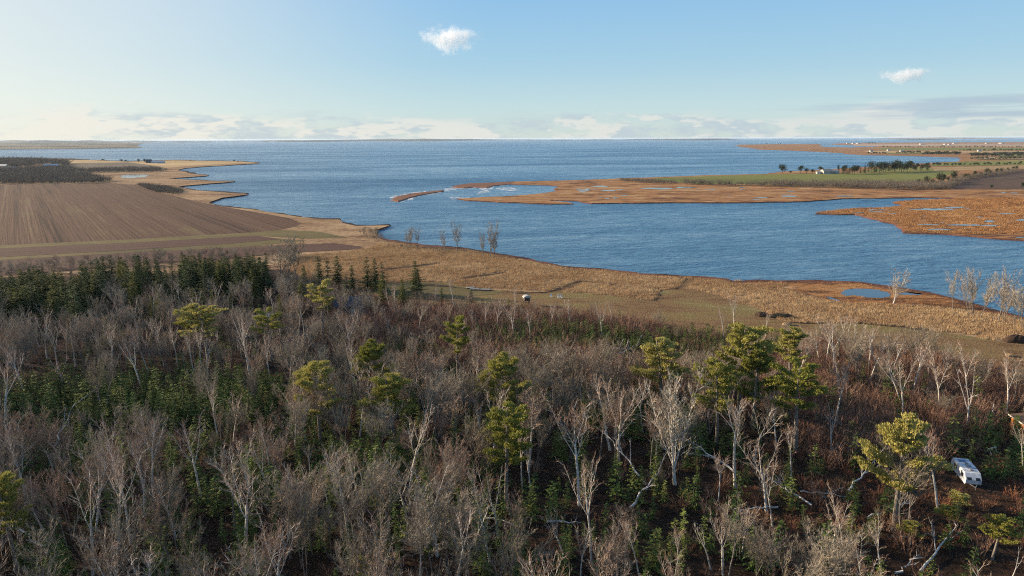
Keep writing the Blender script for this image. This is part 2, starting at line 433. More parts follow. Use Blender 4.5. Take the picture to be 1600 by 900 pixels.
# shore marsh on the right with its pools
sheet('shore_marsh', GP([(1150, 441), (1200, 439.5), (1258, 439.5), (1300, 440), (1344, 442), (1385, 448), (1431, 455.5), (1460, 461), (1495, 470), (1540, 484), (1600, 499), (1600, 508), (1540, 493), (1480, 480), (1430, 474), (1380, 476), (1330, 474), (1290, 466), (1240, 452)]), MAT['marsh_ground'], Z2, rough=0.05, seed=21)
ponds = [[(1312.6, 458), (1318, 454), (1327, 452), (1350, 451.5), (1373, 453), (1391, 459), (1390, 464), (1379, 466), (1355, 465), (1333, 461.5), (1322, 463)],
         [(1399, 459), (1420, 457), (1443, 459), (1440, 461), (1415, 461.5)], [(1289, 463), (1296, 464), (1312, 471), (1306, 471.5)]]
for i, q in enumerate(ponds): sheet('pond_water', GP(q), MAT['pond'], Z3, rough=0.06, seed=30 + i, minlen=1.0)
sheet('pond_water', GP([(188, 274), (200, 273), (230, 273), (229, 276), (205, 278.5), (188, 276.5)]), MAT['pond'], Z2, rough=0.05, seed=40)

# sand bars off the point
sheet('sand_bar', GP([(613, 311.5), (617, 307), (640, 302), (670, 298.6), (692, 296.2), (692, 298), (672, 301), (655, 304), (635, 309), (622, 313.5)]), MAT['sandbar'], -0.4, 0.9, 2.0, 0.04, 41)
sheet('sand_bar', GP([(706, 291.5), (714, 288.5), (732, 286), (770, 284.6), (800, 283), (830, 282.7), (800, 286.5), (772, 289), (760, 292.2), (740, 291.5), (725, 292.6)]), MAT['sandbar'], -0.4, 0.9, 2.0, 0.04, 42)

# marsh peninsula
penin = [(715, 309.6), (740, 308.2), (800, 305.3), (830, 303), (858, 299.6), (872, 297.5), (866, 294.5), (876, 290.2), (860, 288.6), (800, 287.0), (805, 283.4), (830, 282.6), (878, 281.6), (967, 278), (1014, 277), (1100, 273.3), (1200, 271),
    (1209, 269.5), (1290, 264.5), (1380, 258), (1448, 254.6), (1500, 251.5), (1507, 248.5), (1503, 245.6), (1470, 245), (1430, 243.4), (1345, 242), (1318, 238.6), (1270, 236.4), (1200, 233.9), (1160, 229.8), (1150, 227.3), (1160, 225.8), (1200, 225.2), (1240, 224.9), (1290, 225.0), (1280, 227.3), (1290, 229.8), (1330, 230.3), (1372, 229.3), (1360, 227), (1310, 226.2), (1290, 225.0), (1330, 223.4), (1420, 222.6), (1600, 222.0), (2200, 219.5),
    (2600, 240), (2600, 420), (1800, 382), (1604, 373.5), (1584, 372.5), (1530, 368), (1489, 364.6), (1414, 361.7), (1412, 356), (1402, 348.7), (1373, 341.5), (1336, 333.5), (1315, 333.6), (1275, 332.6), (1280, 331), (1324, 325.6),
    (1385, 323.6), (1414, 320.7), (1396, 315.3), (1430, 312), (1470, 310.8), (1512, 309.8), (1490, 308.4), (1440, 307.5), (1388, 308.3), (1315, 309.3), (1258, 313.5), (1200, 314.6), (1100, 315.5), (1000, 316.2), (925, 316.6), (905, 313), (862, 311.4), (858, 312.6), (885, 315), (895, 317.6), (850, 317.4), (800, 315.2), (760, 313.6), (732, 312.2)]
pen, pen_pts = sheet('marsh_peninsula', GP(penin), MAT['marsh_ground'], -0.35, 1.0, 1.6, 0.05, 44, MAT['shore_bank'], minlen=2.5)
PZ = -0.27
def psheet(n, px, mat, dz=0.0, rough=0.0, seed=1, **k): return sheet(n, GP(px, PZ), MAT[mat], PZ + dz, rough=rough, seed=seed, **k)
psheet('crop_field', [(1014, 282), (1025, 278.3), (1100, 275.4), (1200, 272.4), (1300, 270.8), (1385, 269.2), (1448, 268.2), (1500, 267.7), (1480, 274), (1435, 284), (1380, 288.5), (1217, 288.5), (1089, 287)], 'crop_green')
psheet('crop_field', [(1375, 262.5), (1450, 260.5), (1460, 266.5), (1500, 267.2), (1380, 268.8), (1340, 269.2)], 'crop_green', 0.02)
psheet('plowed_field', [(1489, 295.5), (1480, 288), (1503, 277), (1560, 269), (1605, 264.6), (2300, 258), (2300, 300), (1605, 296)], 'plowed_far', 0.05)
psheet('stubble_field', [(1457, 261.2), (1605, 258.6), (1605, 263.6), (1530, 265.4), (1460, 266.6)], 'tan_field', 0.05)
psheet('crop_field', [(1455, 259.5), (1457, 255.5), (1510, 252.3), (1605, 250.4), (2200, 247), (2200, 253), (1605, 257.6), (1530, 259.2)], 'crop_green', 0.08)
far_bands = [('stubble_field', 224.4, 228.6, 'pink_tan_field', 1330, 0), ('crop_field', 231.0, 234.8, 'crop_green', 1372, 1), ('stubble_field', 235.6, 238.8, 'tan_field', 1350, 2),
             ('plowed_field', 237.2, 240.4, 'plowed_far', 1550, 3), ('crop_field', 241.8, 244.6, 'crop_green', 1556, 4), ('stubble_field', 245.2, 247.0, 'tan_field', 1516, 5), ('stubble_field', 229.2, 230.6, 'tan_field', 1400, 6),
             ('crop_field', 239.3, 240.8, 'crop_green', 1380, 7), ('stubble_field', 247.6, 249.6, 'tan_field', 1520, 8)]
for n_, y0, y1, mt, x0, i in far_bands:
    sl = 0.6 if i != 0 else 1.2
    x1 = {7: 1470, 6: 1700}.get(i, 2100)
    psheet(n_, [(x0, y0 + 0.3), ((x0 + x1) / 2, y0), (x1, y0 - sl), (x1, y1 - sl), ((x0 + x1) / 2, y1 - 0.2), (x0 + 6, y1)], mt, 0.15 + 0.1 * i)
# marsh pools
pools = [(937, 291.2, 26, 2.0), (912, 297, 22, 2.4), (910, 299.8, 12, 1.4), (950, 297.6, 30, 1.9), (1032, 294.6, 55, 3.0), (1070, 293.0, 34, 1.8), (1232, 306.7, 26, 2.4), (1320, 306.4, 40, 1.6), (1190, 308.8, 22, 1.4),
         (1460, 327.0, 78, 3.6), (1492, 324.0, 34, 2.2), (1450, 350.8, 40, 1.8), (1505, 351.6, 62, 2.6), (1545, 346, 22, 2.4), (1546, 352.5, 30, 2.4), (1470, 358.6, 44, 2.0), (1530, 339, 18, 1.2), (1598, 343.6, 22, 3.0), (1594, 371, 16, 1.6),
         (1370, 331.0, 24, 1.4), (1342, 332.6, 16, 1.6), (1585, 301.5, 14, 1.2), (1568, 301, 10, 1.0), (1180, 312, 14, 1.0), (1110, 296.5, 20, 1.0), (1355, 311, 30, .8), (1572, 334, 26, 1.6)]
rp = random.Random(99)
for _ in range(34):
    x_, y_ = rp.choice([(rp.uniform(1420, 1590), rp.uniform(318, 362)), (rp.uniform(900, 1280), rp.uniform(291, 311)), (rp.uniform(1330, 1400), rp.uniform(327, 334))])
    pools.append((x_, y_, rp.uniform(5, 16), rp.uniform(.5, 1.3)))
for i, (x, y, w, h) in enumerate(pools):
    r = random.Random(i); q = []
    for k in range(12):
        a = 2 * math.pi * k / 12; e = r.uniform(0.6, 1.15)
        q.append((x + w / 2 * math.cos(a) * e, y + h / 2 * math.sin(a) * e))
    psheet('marsh_pool', q, 'pond', 0.06, rough=0.12, seed=60 + i, minlen=1.5)
MAT['far_wood'] = groundmat('far_wood', [(0.35, (0.012, 0.020, 0.018)), (0.6, (0.035, 0.04, 0.03))], 0.003, 0.02, 1)
# far shores
sheet('far_shore', GP([(-900, 226.5), (-60, 222.5), (0, 222), (120, 221.5), (205, 222.5), (225, 224.5), (212, 227.6), (222, 231.0), (170, 231.8), (80, 232.8), (0, 233.4), (-900, 240)], 0), MAT['far_land'], 1.0, 3, 4, 0.01, 71)
def ridge(name, pxs, hts, mat, depth=600.0):
    """low far coast: an undulating strip of land with real height"""
    v, f = [], []
    for i, ((x, y), h) in enumerate(zip(pxs, hts)):
        p = G(x, y, WZ); d = Vector((p.x, p.y)).normalized()
        v += [(p.x, p.y, WZ - 1), (p.x + d.x * 40, p.y + d.y * 40, WZ + h * 0.6), (p.x + d.x * depth, p.y + d.y * depth, WZ + h), (p.x + d.x * depth * 2, p.y + d.y * depth * 2, WZ - 1)]
        if i:
            a = (i - 1) * 4
            for k in range(3): f.append((a + k, a + k + 4, a + k + 5, a + k + 1))
    me = bpy.data.meshes.new(name); me.from_pydata(v, [], f); me.materials.append(mat); me.update()
    o = link(bpy.data.objects.new(name, me)); o['kind'] = 'structure'; return o
def hz(x): return 219.5 - 0.00375 * x
r = random.Random(5)
for a, b, off, hh in ((-500, 1160, 2.9, 58), (250, 700, 3.7, 26), (820, 1150, 3.6, 16), (-500, 330, 5.0, 18)):
    xs = [a + (b - a) * i / 70 for i in range(71)]
    ridge('far_shore', [(x, hz(x) + off + 0.25 * math.sin(x * .03)) for x in xs], [max(2, hh * (0.55 + 0.45 * math.sin(x * .011 + 1) + r.uniform(-.2, .2)) * min(1, (x - a) / 60 + .05, (b - x) / 60 + .05)) for x in xs], MAT['far_wood'])
xs = [1360 + 7 * i for i in range(33)]
ridge('far_headland', [(x, hz(x) + 2.6 + 0.002 * (x - 1360)) for x in xs], [max(1, 34 * math.sin((x - 1360) / 224 * math.pi) ** .7 + r.uniform(-3, 3)) for x in xs], MAT['far_land'])
xs = [1400 + 5 * i for i in range(18)]
ridge('far_island', [(x, hz(x) + 4.4) for x in xs], [max(1, 14 * math.sin((x - 1400) / 85 * math.pi) ** .5 + r.uniform(-2, 2)) for x in xs], MAT['far_wood'], 200)

# white surf round the bars
def surf_mat():
    m, t, b = newmat('surf_foam', 0.9, 0.2)
    b.inputs['Base Color'].default_value = (0.75, 0.78, 0.8, 1)
    n = noise(t, 0.12, 6, geo_pos(t), 0.7, 0.8)
    t.links.new(ramp_f(t, n, 0.44, 0.62), b.inputs['Alpha'])
    return m
MAT['surf'] = surf_mat()
for i, q in enumerate([[(690, 296.5), (715, 291), (735, 290.6), (758, 292.6), (740, 294.3), (712, 296), (694, 299)],
        [(745, 293), (765, 292), (770, 288.6), (800, 286.8), (802, 288.2), (775, 290.5), (770, 296), (760, 301.5), (745, 303.5), (752, 297.5)],
        [(775, 293.4), (800, 293), (812, 297.4), (790, 298.6), (778, 296)],
        [(610, 312), (614, 306.4), (640, 301.2), (668, 297.8), (664, 300), (620, 307), (616, 314)], [(622, 314.4), (655, 305), (690, 299.0), (692, 300.2), (656, 306.8), (624, 316.6)],
        [(702, 308.6), (735, 308.8), (728, 311.2), (706, 311.4)], [(1440, 305.8), (1510, 307.2), (1500, 308), (1440, 307.2)]]):
    o, _ = sheet('surf', GP(q, WZ), MAT['surf'], WZ + 0.06, rough=0.05, seed=90 + i, kind='stuff')

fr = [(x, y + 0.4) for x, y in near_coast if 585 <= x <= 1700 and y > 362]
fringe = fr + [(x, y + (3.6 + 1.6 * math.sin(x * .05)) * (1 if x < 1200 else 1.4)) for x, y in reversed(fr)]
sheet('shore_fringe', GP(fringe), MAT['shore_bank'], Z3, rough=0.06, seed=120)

MAT['ditch_mud'] = groundmat('ditch_mud', [(0.35, (0.025, 0.016, 0.012)), (0.6, (0.07, 0.045, 0.03))], 0.1, 1.0, 0.3)  # mud of the real ditches, also the painted dark of reed shadows
ditch_and_shadow_strips = [[(600, 421.2), (687, 411.0), (688, 412.4), (602, 423.0)], [(719, 435.4), (790, 424.8), (792, 426.2), (722, 437.2)], [(800, 457), (853, 456.2), (856, 458.4), (802, 459)], [(853, 456.6), (903, 439.4), (910, 439.6), (861, 457.2)],
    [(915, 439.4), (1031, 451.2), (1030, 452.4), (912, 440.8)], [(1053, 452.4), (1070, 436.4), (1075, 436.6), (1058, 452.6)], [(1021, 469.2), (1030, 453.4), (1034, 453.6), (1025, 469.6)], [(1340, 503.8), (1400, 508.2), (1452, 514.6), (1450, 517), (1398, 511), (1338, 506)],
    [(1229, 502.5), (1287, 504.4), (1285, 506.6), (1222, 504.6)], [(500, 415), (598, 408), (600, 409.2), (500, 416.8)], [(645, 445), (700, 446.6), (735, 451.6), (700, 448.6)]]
for i, q in enumerate(ditch_and_shadow_strips): sheet('ditch', GP(q), MAT['ditch_mud'], Z4, rough=0.05, seed=140 + i, minlen=1.5)  # dark sheets: ditches, and reed shadows painted along the mown edges

for i, (x, y, w) in enumerate(((-40, 229, 90), (60, 228.6, 70), (150, 229.6, 60), (30, 226, 80), (120, 225.6, 60), (190, 226.4, 30), (-20, 224.2, 90), (95, 223.8, 80))):
    q = [(x, y), (x + w * .4, y - .5), (x + w, y), (x + w * .6, y + .7)]
    sheet('far_grove', GP(q, 2.0), MAT['far_wood'], 2.0, rough=.05, seed=200 + i)
# ================================================================== VEGETATION MATERIALS
def vegmat(name, cols, rough=0.85, trans=0.0, scale=0.6, attr=True):
    """colours vary from plant to plant and over each plant"""
    m, t, b = newmat(name, rough, 0.15)
    oi = t.nodes.new('ShaderNodeObjectInfo')
    nz = noise(t, scale, 3, geo_pos(t))
    v = nmath(t, 'ADD', nmath(t, 'MULTIPLY', oi.outputs['Random'], 0.6 if attr else .25), nmath(t, 'MULTIPLY', nz, 0.4 if attr else .75))
    n = len(cols)
    c = ramp(t, v, [(0.12 + 0.68 * i / (n - 1), cols[i]) for i in range(n)])
    t.links.new(c, b.inputs['Base Color'])
    if trans > 0:
        tr = t.nodes.new('ShaderNodeBsdfTranslucent'); t.links.new(c, tr.inputs['Color'])
        mx = t.nodes.new('ShaderNodeMixShader'); mx.inputs[0].default_value = trans
        t.links.new(b.outputs[0], mx.inputs[1]); t.links.new(tr.outputs[0], mx.inputs[2])
        t.links.new(mx.outputs[0], t.nodes['Material Output'].inputs['Surface'])
    return m
def bark_mat(name, base, dark, thr=0.58):
    m, t, b = newmat(name, 0.8, 0.2)
    p = mapping(t, t.nodes.new('ShaderNodeTexCoord').outputs['Object'], 0, (1.5, 1.5, 4.0))
    n = noise(t, 1.6, 4, p)
    t.links.new(ramp(t, n, [(thr - 0.14, base), (thr, [(a + c) / 2 for a, c in zip(base, dark)]), (thr + 0.12, dark)]), b.inputs['Base Color'])
    return m
MAT['birch_bark'] = bark_mat('birch_bark', (0.58, 0.535, 0.47), (0.12, 0.095, 0.085), 0.63)
MAT['grey_bark'] = bark_mat('grey_bark', (0.22, 0.195, 0.165), (0.11, 0.09, 0.08), 0.55)
MAT['dark_bark'] = bark_mat('dark_bark', (0.12, 0.095, 0.075), (0.05, 0.04, 0.035), 0.5)
MAT['dead_wood'] = bark_mat('dead_wood', (0.52, 0.50, 0.47), (0.25, 0.22, 0.20), 0.62)
MAT['birch_twig'] = vegmat('birch_twig', [(0.25, 0.150, 0.105), (0.35, 0.235, 0.170), (0.43, 0.33, 0.25)])
MAT['grey_twig'] = vegmat('grey_twig', [(0.21, 0.165, 0.12), (0.30, 0.25, 0.18), (0.40, 0.34, 0.26)])
MAT['pale_twig'] = vegmat('pale_twig', [(0.34, 0.28, 0.21), (0.44, 0.38, 0.29)])
MAT['red_twig'] = vegmat('red_twig', [(0.13, 0.072, 0.052), (0.23, 0.130, 0.090), (0.33, 0.215, 0.155)])
MAT['pine_needles'] = vegmat('pine_needles', [(0.17, 0.18, 0.035), (0.28, 0.265, 0.06), (0.40, 0.35, 0.11)], trans=0.25, scale=0.5)
MAT['spruce_needles'] = vegmat('spruce_needles', [(0.028, 0.048, 0.016), (0.05, 0.075, 0.022), (0.085, 0.105, 0.028)], trans=0.12, scale=0.4)
MAT['gold_spruce_needles'] = vegmat('gold_spruce_needles', [(0.085, 0.095, 0.02), (0.14, 0.14, 0.028)], trans=0.15, scale=0.4)
MAT['fir_needles'] = vegmat('fir_needles', [(0.05, 0.085, 0.022), (0.095, 0.135, 0.032), (0.16, 0.18, 0.045)], trans=0.15, scale=0.4)
MAT['reed'] = vegmat('reed', [(0.20, 0.105, 0.058), (0.34, 0.215, 0.115), (0.46, 0.32, 0.18), (0.62, 0.48, 0.30)], trans=0.2, scale=0.045, attr=False)
MAT['marsh_tuft'] = vegmat('marsh_tuft', [(0.14, 0.068, 0.034), (0.33, 0.165, 0.066), (0.48, 0.30, 0.14)], trans=0.2, scale=0.03, attr=False)
MAT['russet_brush'] = vegmat('russet_brush', [(0.12, 0.055, 0.035), (0.22, 0.095, 0.055), (0.26, 0.16, 0.085)])
MAT['rust_brush'] = vegmat('rust_brush', [(0.12, 0.055, 0.032), (0.19, 0.085, 0.045), (0.16, 0.11, 0.05)])
MAT['ground_brush'] = vegmat('ground_brush', [(0.035, 0.022, 0.016), (0.07, 0.038, 0.026), (0.06, 0.05, 0.03)])
MAT['far_dark_leaf'] = vegmat('far_dark_leaf', [(0.02, 0.032, 0.016), (0.04, 0.055, 0.022)])

# ================================================================== TREE SHAPES
def rvec(r): 
    return Vector((r.gauss(0, 1), r.gauss(0, 1), r.gauss(0, 1))).normalized()
def grow(r, start, dirn, length, steps, wob, up):
    pts = [Vector(start)]; d = Vector(dirn).normalized()
    for i in range(steps):
        d = (d + rvec(r) * wob + Vector((0, 0, up))).normalized()
        pts.append(pts[-1] + d * (length / steps))
    return pts
def lerp_pts(pts, u):
    x = u * (len(pts) - 1); i = min(int(x), len(pts) - 2)
    return pts[i].lerp(pts[i + 1], x - i), (pts[i + 1] - pts[i]).normalized()
def twig(mb, r, p, d, l, w, m=0):
    s = d.cross(rvec(r)).normalized() * w
    mb.tri(p - s, p + s, p + d * l, m)
def bare_tree(seed, h=11.0, crown=0.5, spread=0.5, leaders=4, tw=0.030, dens=1.0, trunk_r=0.11, lean=0.05, multi=1, upsweep=0.10):
    """trunk mesh and crown mesh of a leafless tree; crown = share of height that carries branches"""
    r = random.Random(seed); T, C = MB(), MB()
    for st in range(multi):
        base = Vector((r.uniform(-.5, .5), r.uniform(-.5, .5), -0.3)) if multi > 1 else Vector((0, 0, -0.3))
        d0 = Vector((r.gauss(0, lean), r.gauss(0, lean), 1)) if multi == 1 else Vector((r.gauss(0, .22), r.gauss(0, .22), 1))
        hh = h * (1 if st == 0 else r.uniform(.7, .98))
        hf = hh * (1 - crown)
        tr = grow(r, base, d0, hf, 6, 0.07, 0.03)
        R0 = trunk_r * hh / 11 * (1 if multi == 1 else .75)
        T.tube(tr, [R0 * 1.1 * (1.25 - 0.55 * i / 6) if i else R0 * 1.5 for i in range(7)], 6, cap=False)
        top = tr[-1]; td = (tr[-1] - tr[-2]).normalized()
        for k in range(leaders):
            a = 2 * math.pi * (k + r.random()) / leaders
            sp = spread * r.uniform(.35, 1.0) if k else spread * .15
            d = (td + Vector((math.cos(a), math.sin(a), 0)) * sp).normalized()
            u0 = r.uniform(.72, 1.0) if k else 1.0
            s, _ = lerp_pts(tr, u0)
            ln = (hh - s.z) * r.uniform(.78, 1.0) / max(.6, d.z)
            ld = grow(r, s, d, ln, 6, 0.07, upsweep)
            rl = R0 * .46
            T.tube(ld, [rl * (1 - i / 6.6) for i in range(7)], 4, cap=False)
            nb = int(9 * dens)
            for j in range(nb):
                u = 0.12 + 0.85 * (j + r.random()) / nb
                p, dd = lerp_pts(ld, u)
                q = (dd * 0.75 + rvec(r) * 0.75 + Vector((0, 0, .25))).normalized()
                bl = (hh * .17) * (1.15 - .65 * u) * r.uniform(.6, 1.2)
                bp = grow(r, p, q, bl, 3, 0.09, upsweep * .35)
                T.tube(bp, [0.029, 0.023, 0.017, 0.007], 3, cap=False)
                ns = int(5 * dens)
                for s_ in range(ns):
                    p2, d2 = lerp_pts(bp, 0.15 + .85 * (s_ + r.random()) / ns)
                    q2 = (d2 + rvec(r) * .6 + Vector((0, 0, .2))).normalized()
                    l2 = bl * r.uniform(.35, .6)
                    twig(C, r, p2, q2, l2, tw * .5)
                    for t_ in range(4):
                        p3 = p2 + q2 * l2 * r.uniform(.1, .95)
                        twig(C, r, p3, (q2 + rvec(r) * .5).normalized(), l2 * r.uniform(.5, .9), tw * .38)
        # a few dead side limbs low on the trunk
        for j in range(3):
            p, dd = lerp_pts(tr, r.uniform(.45, .95))
            twig(T, r, p, (rvec(r) + Vector((0, 0, .3))).normalized(), r.uniform(.5, 1.3), .03)
    return T, C
def spruce(seed, h=11.0, rad=2.2, tiers=20, clump=0.32, droop=0.25, base=0.12, ragged=0.25, per=8, dens=1.0):
    r = random.Random(seed); T, C = MB(), MB()
    T.tube([(0, 0, -.3), (0.05, 0, h * .5), (0, 0, h * .97)], [h * .014, h * .009, .015], 5)
    for i in range(tiers):
        u = (i + r.random() * .5) / tiers
        z = h * (base + (1 - base) * u)
        L_ = rad * (1 - u) ** .85 + .12
        n = max(4, int(per * (1 - u * .45)))
        for k in range(n):
            a = 2 * math.pi * (k + r.random()) / n
            l = L_ * r.uniform(max(.15, 1 - ragged * 1.8), 1 + ragged * .7)
            if r.random() < ragged * .3: continue
            d = Vector((math.cos(a), math.sin(a), -droop + .35 * u)).normalized()
            s = Vector((-math.sin(a), math.cos(a), 0))
            nn = max(2, int(l / clump * 1.5 * dens))
            for q in range(nn):
                w = (q + .6) / nn
                p = Vector((0, 0, z)) + d * l * w + Vector((0, 0, .12 * l * w * w))
                for e in range(2):
                    dd = (d * .7 + s * r.uniform(-1, 1) + Vector((0, 0, r.uniform(-.5, .15)))).normalized()
                    sz = clump * r.uniform(.7, 1.3) * (.7 + .5 * (1 - w))
                    sd_ = dd.cross(Vector((r.gauss(0, .5), r.gauss(0, .5), 1))).normalized() * sz * .33
                    C.tri(p - sd_, p + sd_, p + dd * sz)
    # leading shoot
    C.tri((-.05, 0, h * .93), (.05, 0, h * .93), (0, 0, h * 1.03)); C.tri((0, -.05, h * .93), (0, .05, h * .93), (0, 0, h * 1.02))
    return T, C
def white_pine(seed, h=16.0, width=7.0, low=0.42, branches=17, leaf=0.36, dens=1.0, flat=False):
    """storm-shaped pine: bare lower trunk, long level boughs that carry flat pads of needles"""
    r = random.Random(seed); T, C = MB(), MB()
    tr = grow(r, (0, 0, -.3), (r.gauss(0, .03), r.gauss(0, .03), 1), h * .97, 8, .035, .03)
    T.tube(tr, [h * .016 * (1.2 - i / 8.3) for i in range(9)], 6)
    whorls = max(6, branches // 2 - 1)
    for wi in range(whorls):
        u = wi / (whorls - 1)
        zz = low + (1 - low) * (u * .95 + r.uniform(-.03, .03))
        nb = 1 if wi == whorls - 1 else r.choice((2, 3, 3, 4))
        a0 = r.uniform(0, 6.28)
        prof = (math.sin(min(1, (1 - u) * 1.25 + .08) * math.pi / 2) if not flat else (1 - .45 * abs(u - .55) * 2))
        for bi in range(nb):
            p, _ = lerp_pts(tr, min(1, zz + r.uniform(-.012, .012)))
            a = a0 + 6.283 * bi / nb + r.uniform(-.5, .5)
            l = width / 2 * prof * r.uniform(.35, 1.25) + .35
            bd = Vector((math.cos(a), math.sin(a), .08 + .45 * u))
            bp = grow(r, p, bd, l, 5, .10, .10)
            T.tube(bp, [.07, .055, .045, .034, .022, .01], 4, cap=False)
            np_ = max(3, int(l * 3.2 * dens))
            for q in range(np_):
                w = .28 + .72 * (q + r.random()) / np_
                c, cd = lerp_pts(bp, min(1, w))
                side = Vector((-math.sin(a), math.cos(a), 0)) * r.uniform(-1, 1) * l * .30 * w
                c = c + side + Vector((0, 0, .10 + abs(r.gauss(0, .10))))
                R_ = r.uniform(.36, .85)
                for e in range(int(52 * dens)):
                    o = rvec(r) * R_ * r.random() ** .5
                    o.z *= .34
                    dd = (cd * .6 + rvec(r) * .65 + Vector((0, 0, .6))).normalized()
                    sz = leaf * r.uniform(.6, 1.3)
                    sd_ = dd.cross(rvec(r)).normalized() * sz * .24
                    pp = c + o
                    C.tri(pp - sd_, pp + sd_, pp + dd * sz)
    # dead stubs under the live crown
    for k in range(6):
        p, _ = lerp_pts(tr, r.uniform(low * .45, low)); a = r.uniform(0, 6.28)
        T.tube([p, p + Vector((math.cos(a), math.sin(a), -.1)) * r.uniform(.5, 1.8)], [.04, .01], 3, cap=False)
    return T, C
def bush(seed, h=2.2, rad=1.3, stems=16, tw=.03, leafy=False):
    r = random.Random(seed); C = MB()
    for i in range(stems):
        a = r.uniform(0, 6.283); ro = rad * .35 * r.random()
        d = Vector((math.cos(a) * .4 * r.random() * rad, math.sin(a) * .4 * r.random() * rad, 1)).normalized()
        l = h * r.uniform(.6, 1.0)
        p = Vector((math.cos(a) * ro, math.sin(a) * ro, -.05))
        twig(C, r, p, d, l, tw * .55)
        for j in range(9):
            q = p + d * l * r.uniform(.3, .95)
            twig(C, r, q, (d + rvec(r) * .55).normalized(), l * r.uniform(.18, .38), tw * .42)
    return C
def tuft(seed, h=1.2, rad=.8, n=16, w=.05):
    r = random.Random(seed); C = MB()
    for i in range(n):
        a = r.uniform(0, 6.283); ro = rad * math.sqrt(r.random())
        p = Vector((math.cos(a) * ro, math.sin(a) * ro, -.05))
        d = Vector((r.gauss(0, .22), r.gauss(0, .22), 1)).normalized()
        twig(C, r, p, d, h * r.uniform(.5, 1.0), w)
    return C

# mesh libraries -----------------------------------------------------------
def lib(name, fn, mats, n):
    o = []
    for i in range(n):
        T, C = fn(i)
        o.append((T.mesh(name + '_trunk', mats[0], smooth=True), C.mesh(name + '_crown', mats[1])))
    return o
LIB = {}
LIB['birch'] = lib('birch', lambda i: bare_tree(100 + i, 11, [.40, .45, .36, .48, .38, .42, .34, .42][i], .68, 3 + i % 3, tw=.034, dens=1.15, lean=.08, trunk_r=.125), (MAT['birch_bark'], MAT['birch_twig']), 8)
LIB['bare'] = lib('bare', lambda i: bare_tree(200 + i, 11, [.42, .5, .38, .46, .54, .40, .48, .5][i], .75, 4 + i % 3, tw=.034, dens=1.25, trunk_r=.09, multi=1 + i % 3), (MAT['grey_bark'], MAT['grey_twig']), 8)
LIB['rust'] = lib('rust', lambda i: bare_tree(300 + i, 11, [.42, .5, .38, .45][i], .72, 4 + i % 2, tw=.036, dens=1.2, trunk_r=.07, multi=1 + i % 3), (MAT['grey_bark'], MAT['birch_twig']), 4)
LIB['shore'] = lib('shore', lambda i: bare_tree(400 + i, 11, [.78, .82, .8, .85][i], .5, 5, tw=.09, dens=1.2, trunk_r=.15, upsweep=.16), (MAT['grey_bark'], MAT['grey_twig']), 4)
LIB['pale'] = lib('pale', lambda i: bare_tree(450 + i, 11, [.80, .84, .78][i], .50, 6, tw=.055, dens=1.5, trunk_r=.16, upsweep=.18), (MAT['birch_bark'], MAT['pale_twig']), 3)
LIB['row'] = lib('row', lambda i: bare_tree(460 + i, 11, [.68, .74, .62, .7][i], .42, 5, tw=.055, dens=1.25, trunk_r=.11, upsweep=.12, multi=1 + i % 2), (MAT['grey_bark'], MAT['pale_twig']), 4)
LIB['snag'] = lib('snag', lambda i: bare_tree(480 + i, 11, [.5, .6, .45][i], .5, 3, tw=.04, dens=.35, trunk_r=.13, lean=.1), (MAT['dead_wood'], MAT['dead_wood']), 3)
LIB['spruce'] = lib('spruce', lambda i: spruce(500 + i, 11, [2.3, 2.6, 2.9, 2.1, 2.5][i], [26, 20, 24, 30, 22][i], clump=.42, per=10, ragged=[.3, .45, .35, .5, .4][i], dens=1.15), (MAT['dark_bark'], MAT['spruce_needles']), 5)
LIB['gold'] = lib('gold', lambda i: spruce(520 + i, 11, [2.6, 2.9][i], 24, clump=.42, per=10, dens=1.15), (MAT['dark_bark'], MAT['gold_spruce_needles']), 2)
LIB['fir'] = lib('fir', lambda i: spruce(550 + i, 3.2, [.95, 1.1, .85][i], 9, clump=.26, base=.03, per=7), (MAT['dark_bark'], MAT['fir_needles']), 3)
LIB['pine'] = lib('pine', lambda i: white_pine(600 + i, 16, [8.0, 7.0, 9.0, 6.5, 8.5][i], [.42, .38, .5, .45, .55][i], [19, 20, 17, 18, 15][i], dens=1.25, flat=(i == 4)), (MAT['grey_bark'], MAT['pine_needles']), 5)

MAT['scrub_twig'] = vegmat('scrub_twig', [(0.14, 0.118, 0.092), (0.21, 0.175, 0.135), (0.27, 0.22, 0.17)])
LIB['scrub'] = lib('scrub', lambda i: bare_tree(470 + i, 11, .85, .9, 5, tw=.12, dens=1.0, trunk_r=.1, multi=3), (MAT['grey_bark'], MAT['scrub_twig']), 3)
TREE_SRC = {'row': ('bare_tree', 'bare tree'), 'scrub': ('bare_tree', 'bare tree'), 'birch': ('birch_tree', 'birch tree'), 'bare': ('bare_tree', 'bare tree'), 'rust': ('bare_tree', 'bare tree'), 'shore': ('bare_tree', 'bare tree'), 'pale': ('bare_tree', 'bare tree'), 'snag': ('dead_tree', 'dead tree'),
            'spruce': ('spruce_tree', 'spruce tree'), 'gold': ('spruce_tree', 'spruce tree'), 'fir': ('young_fir', 'young fir'), 'pine': ('pine_tree', 'pine tree')}
STDH = {'fir': 3.2, 'pine': 16.0}
COUNT = {}
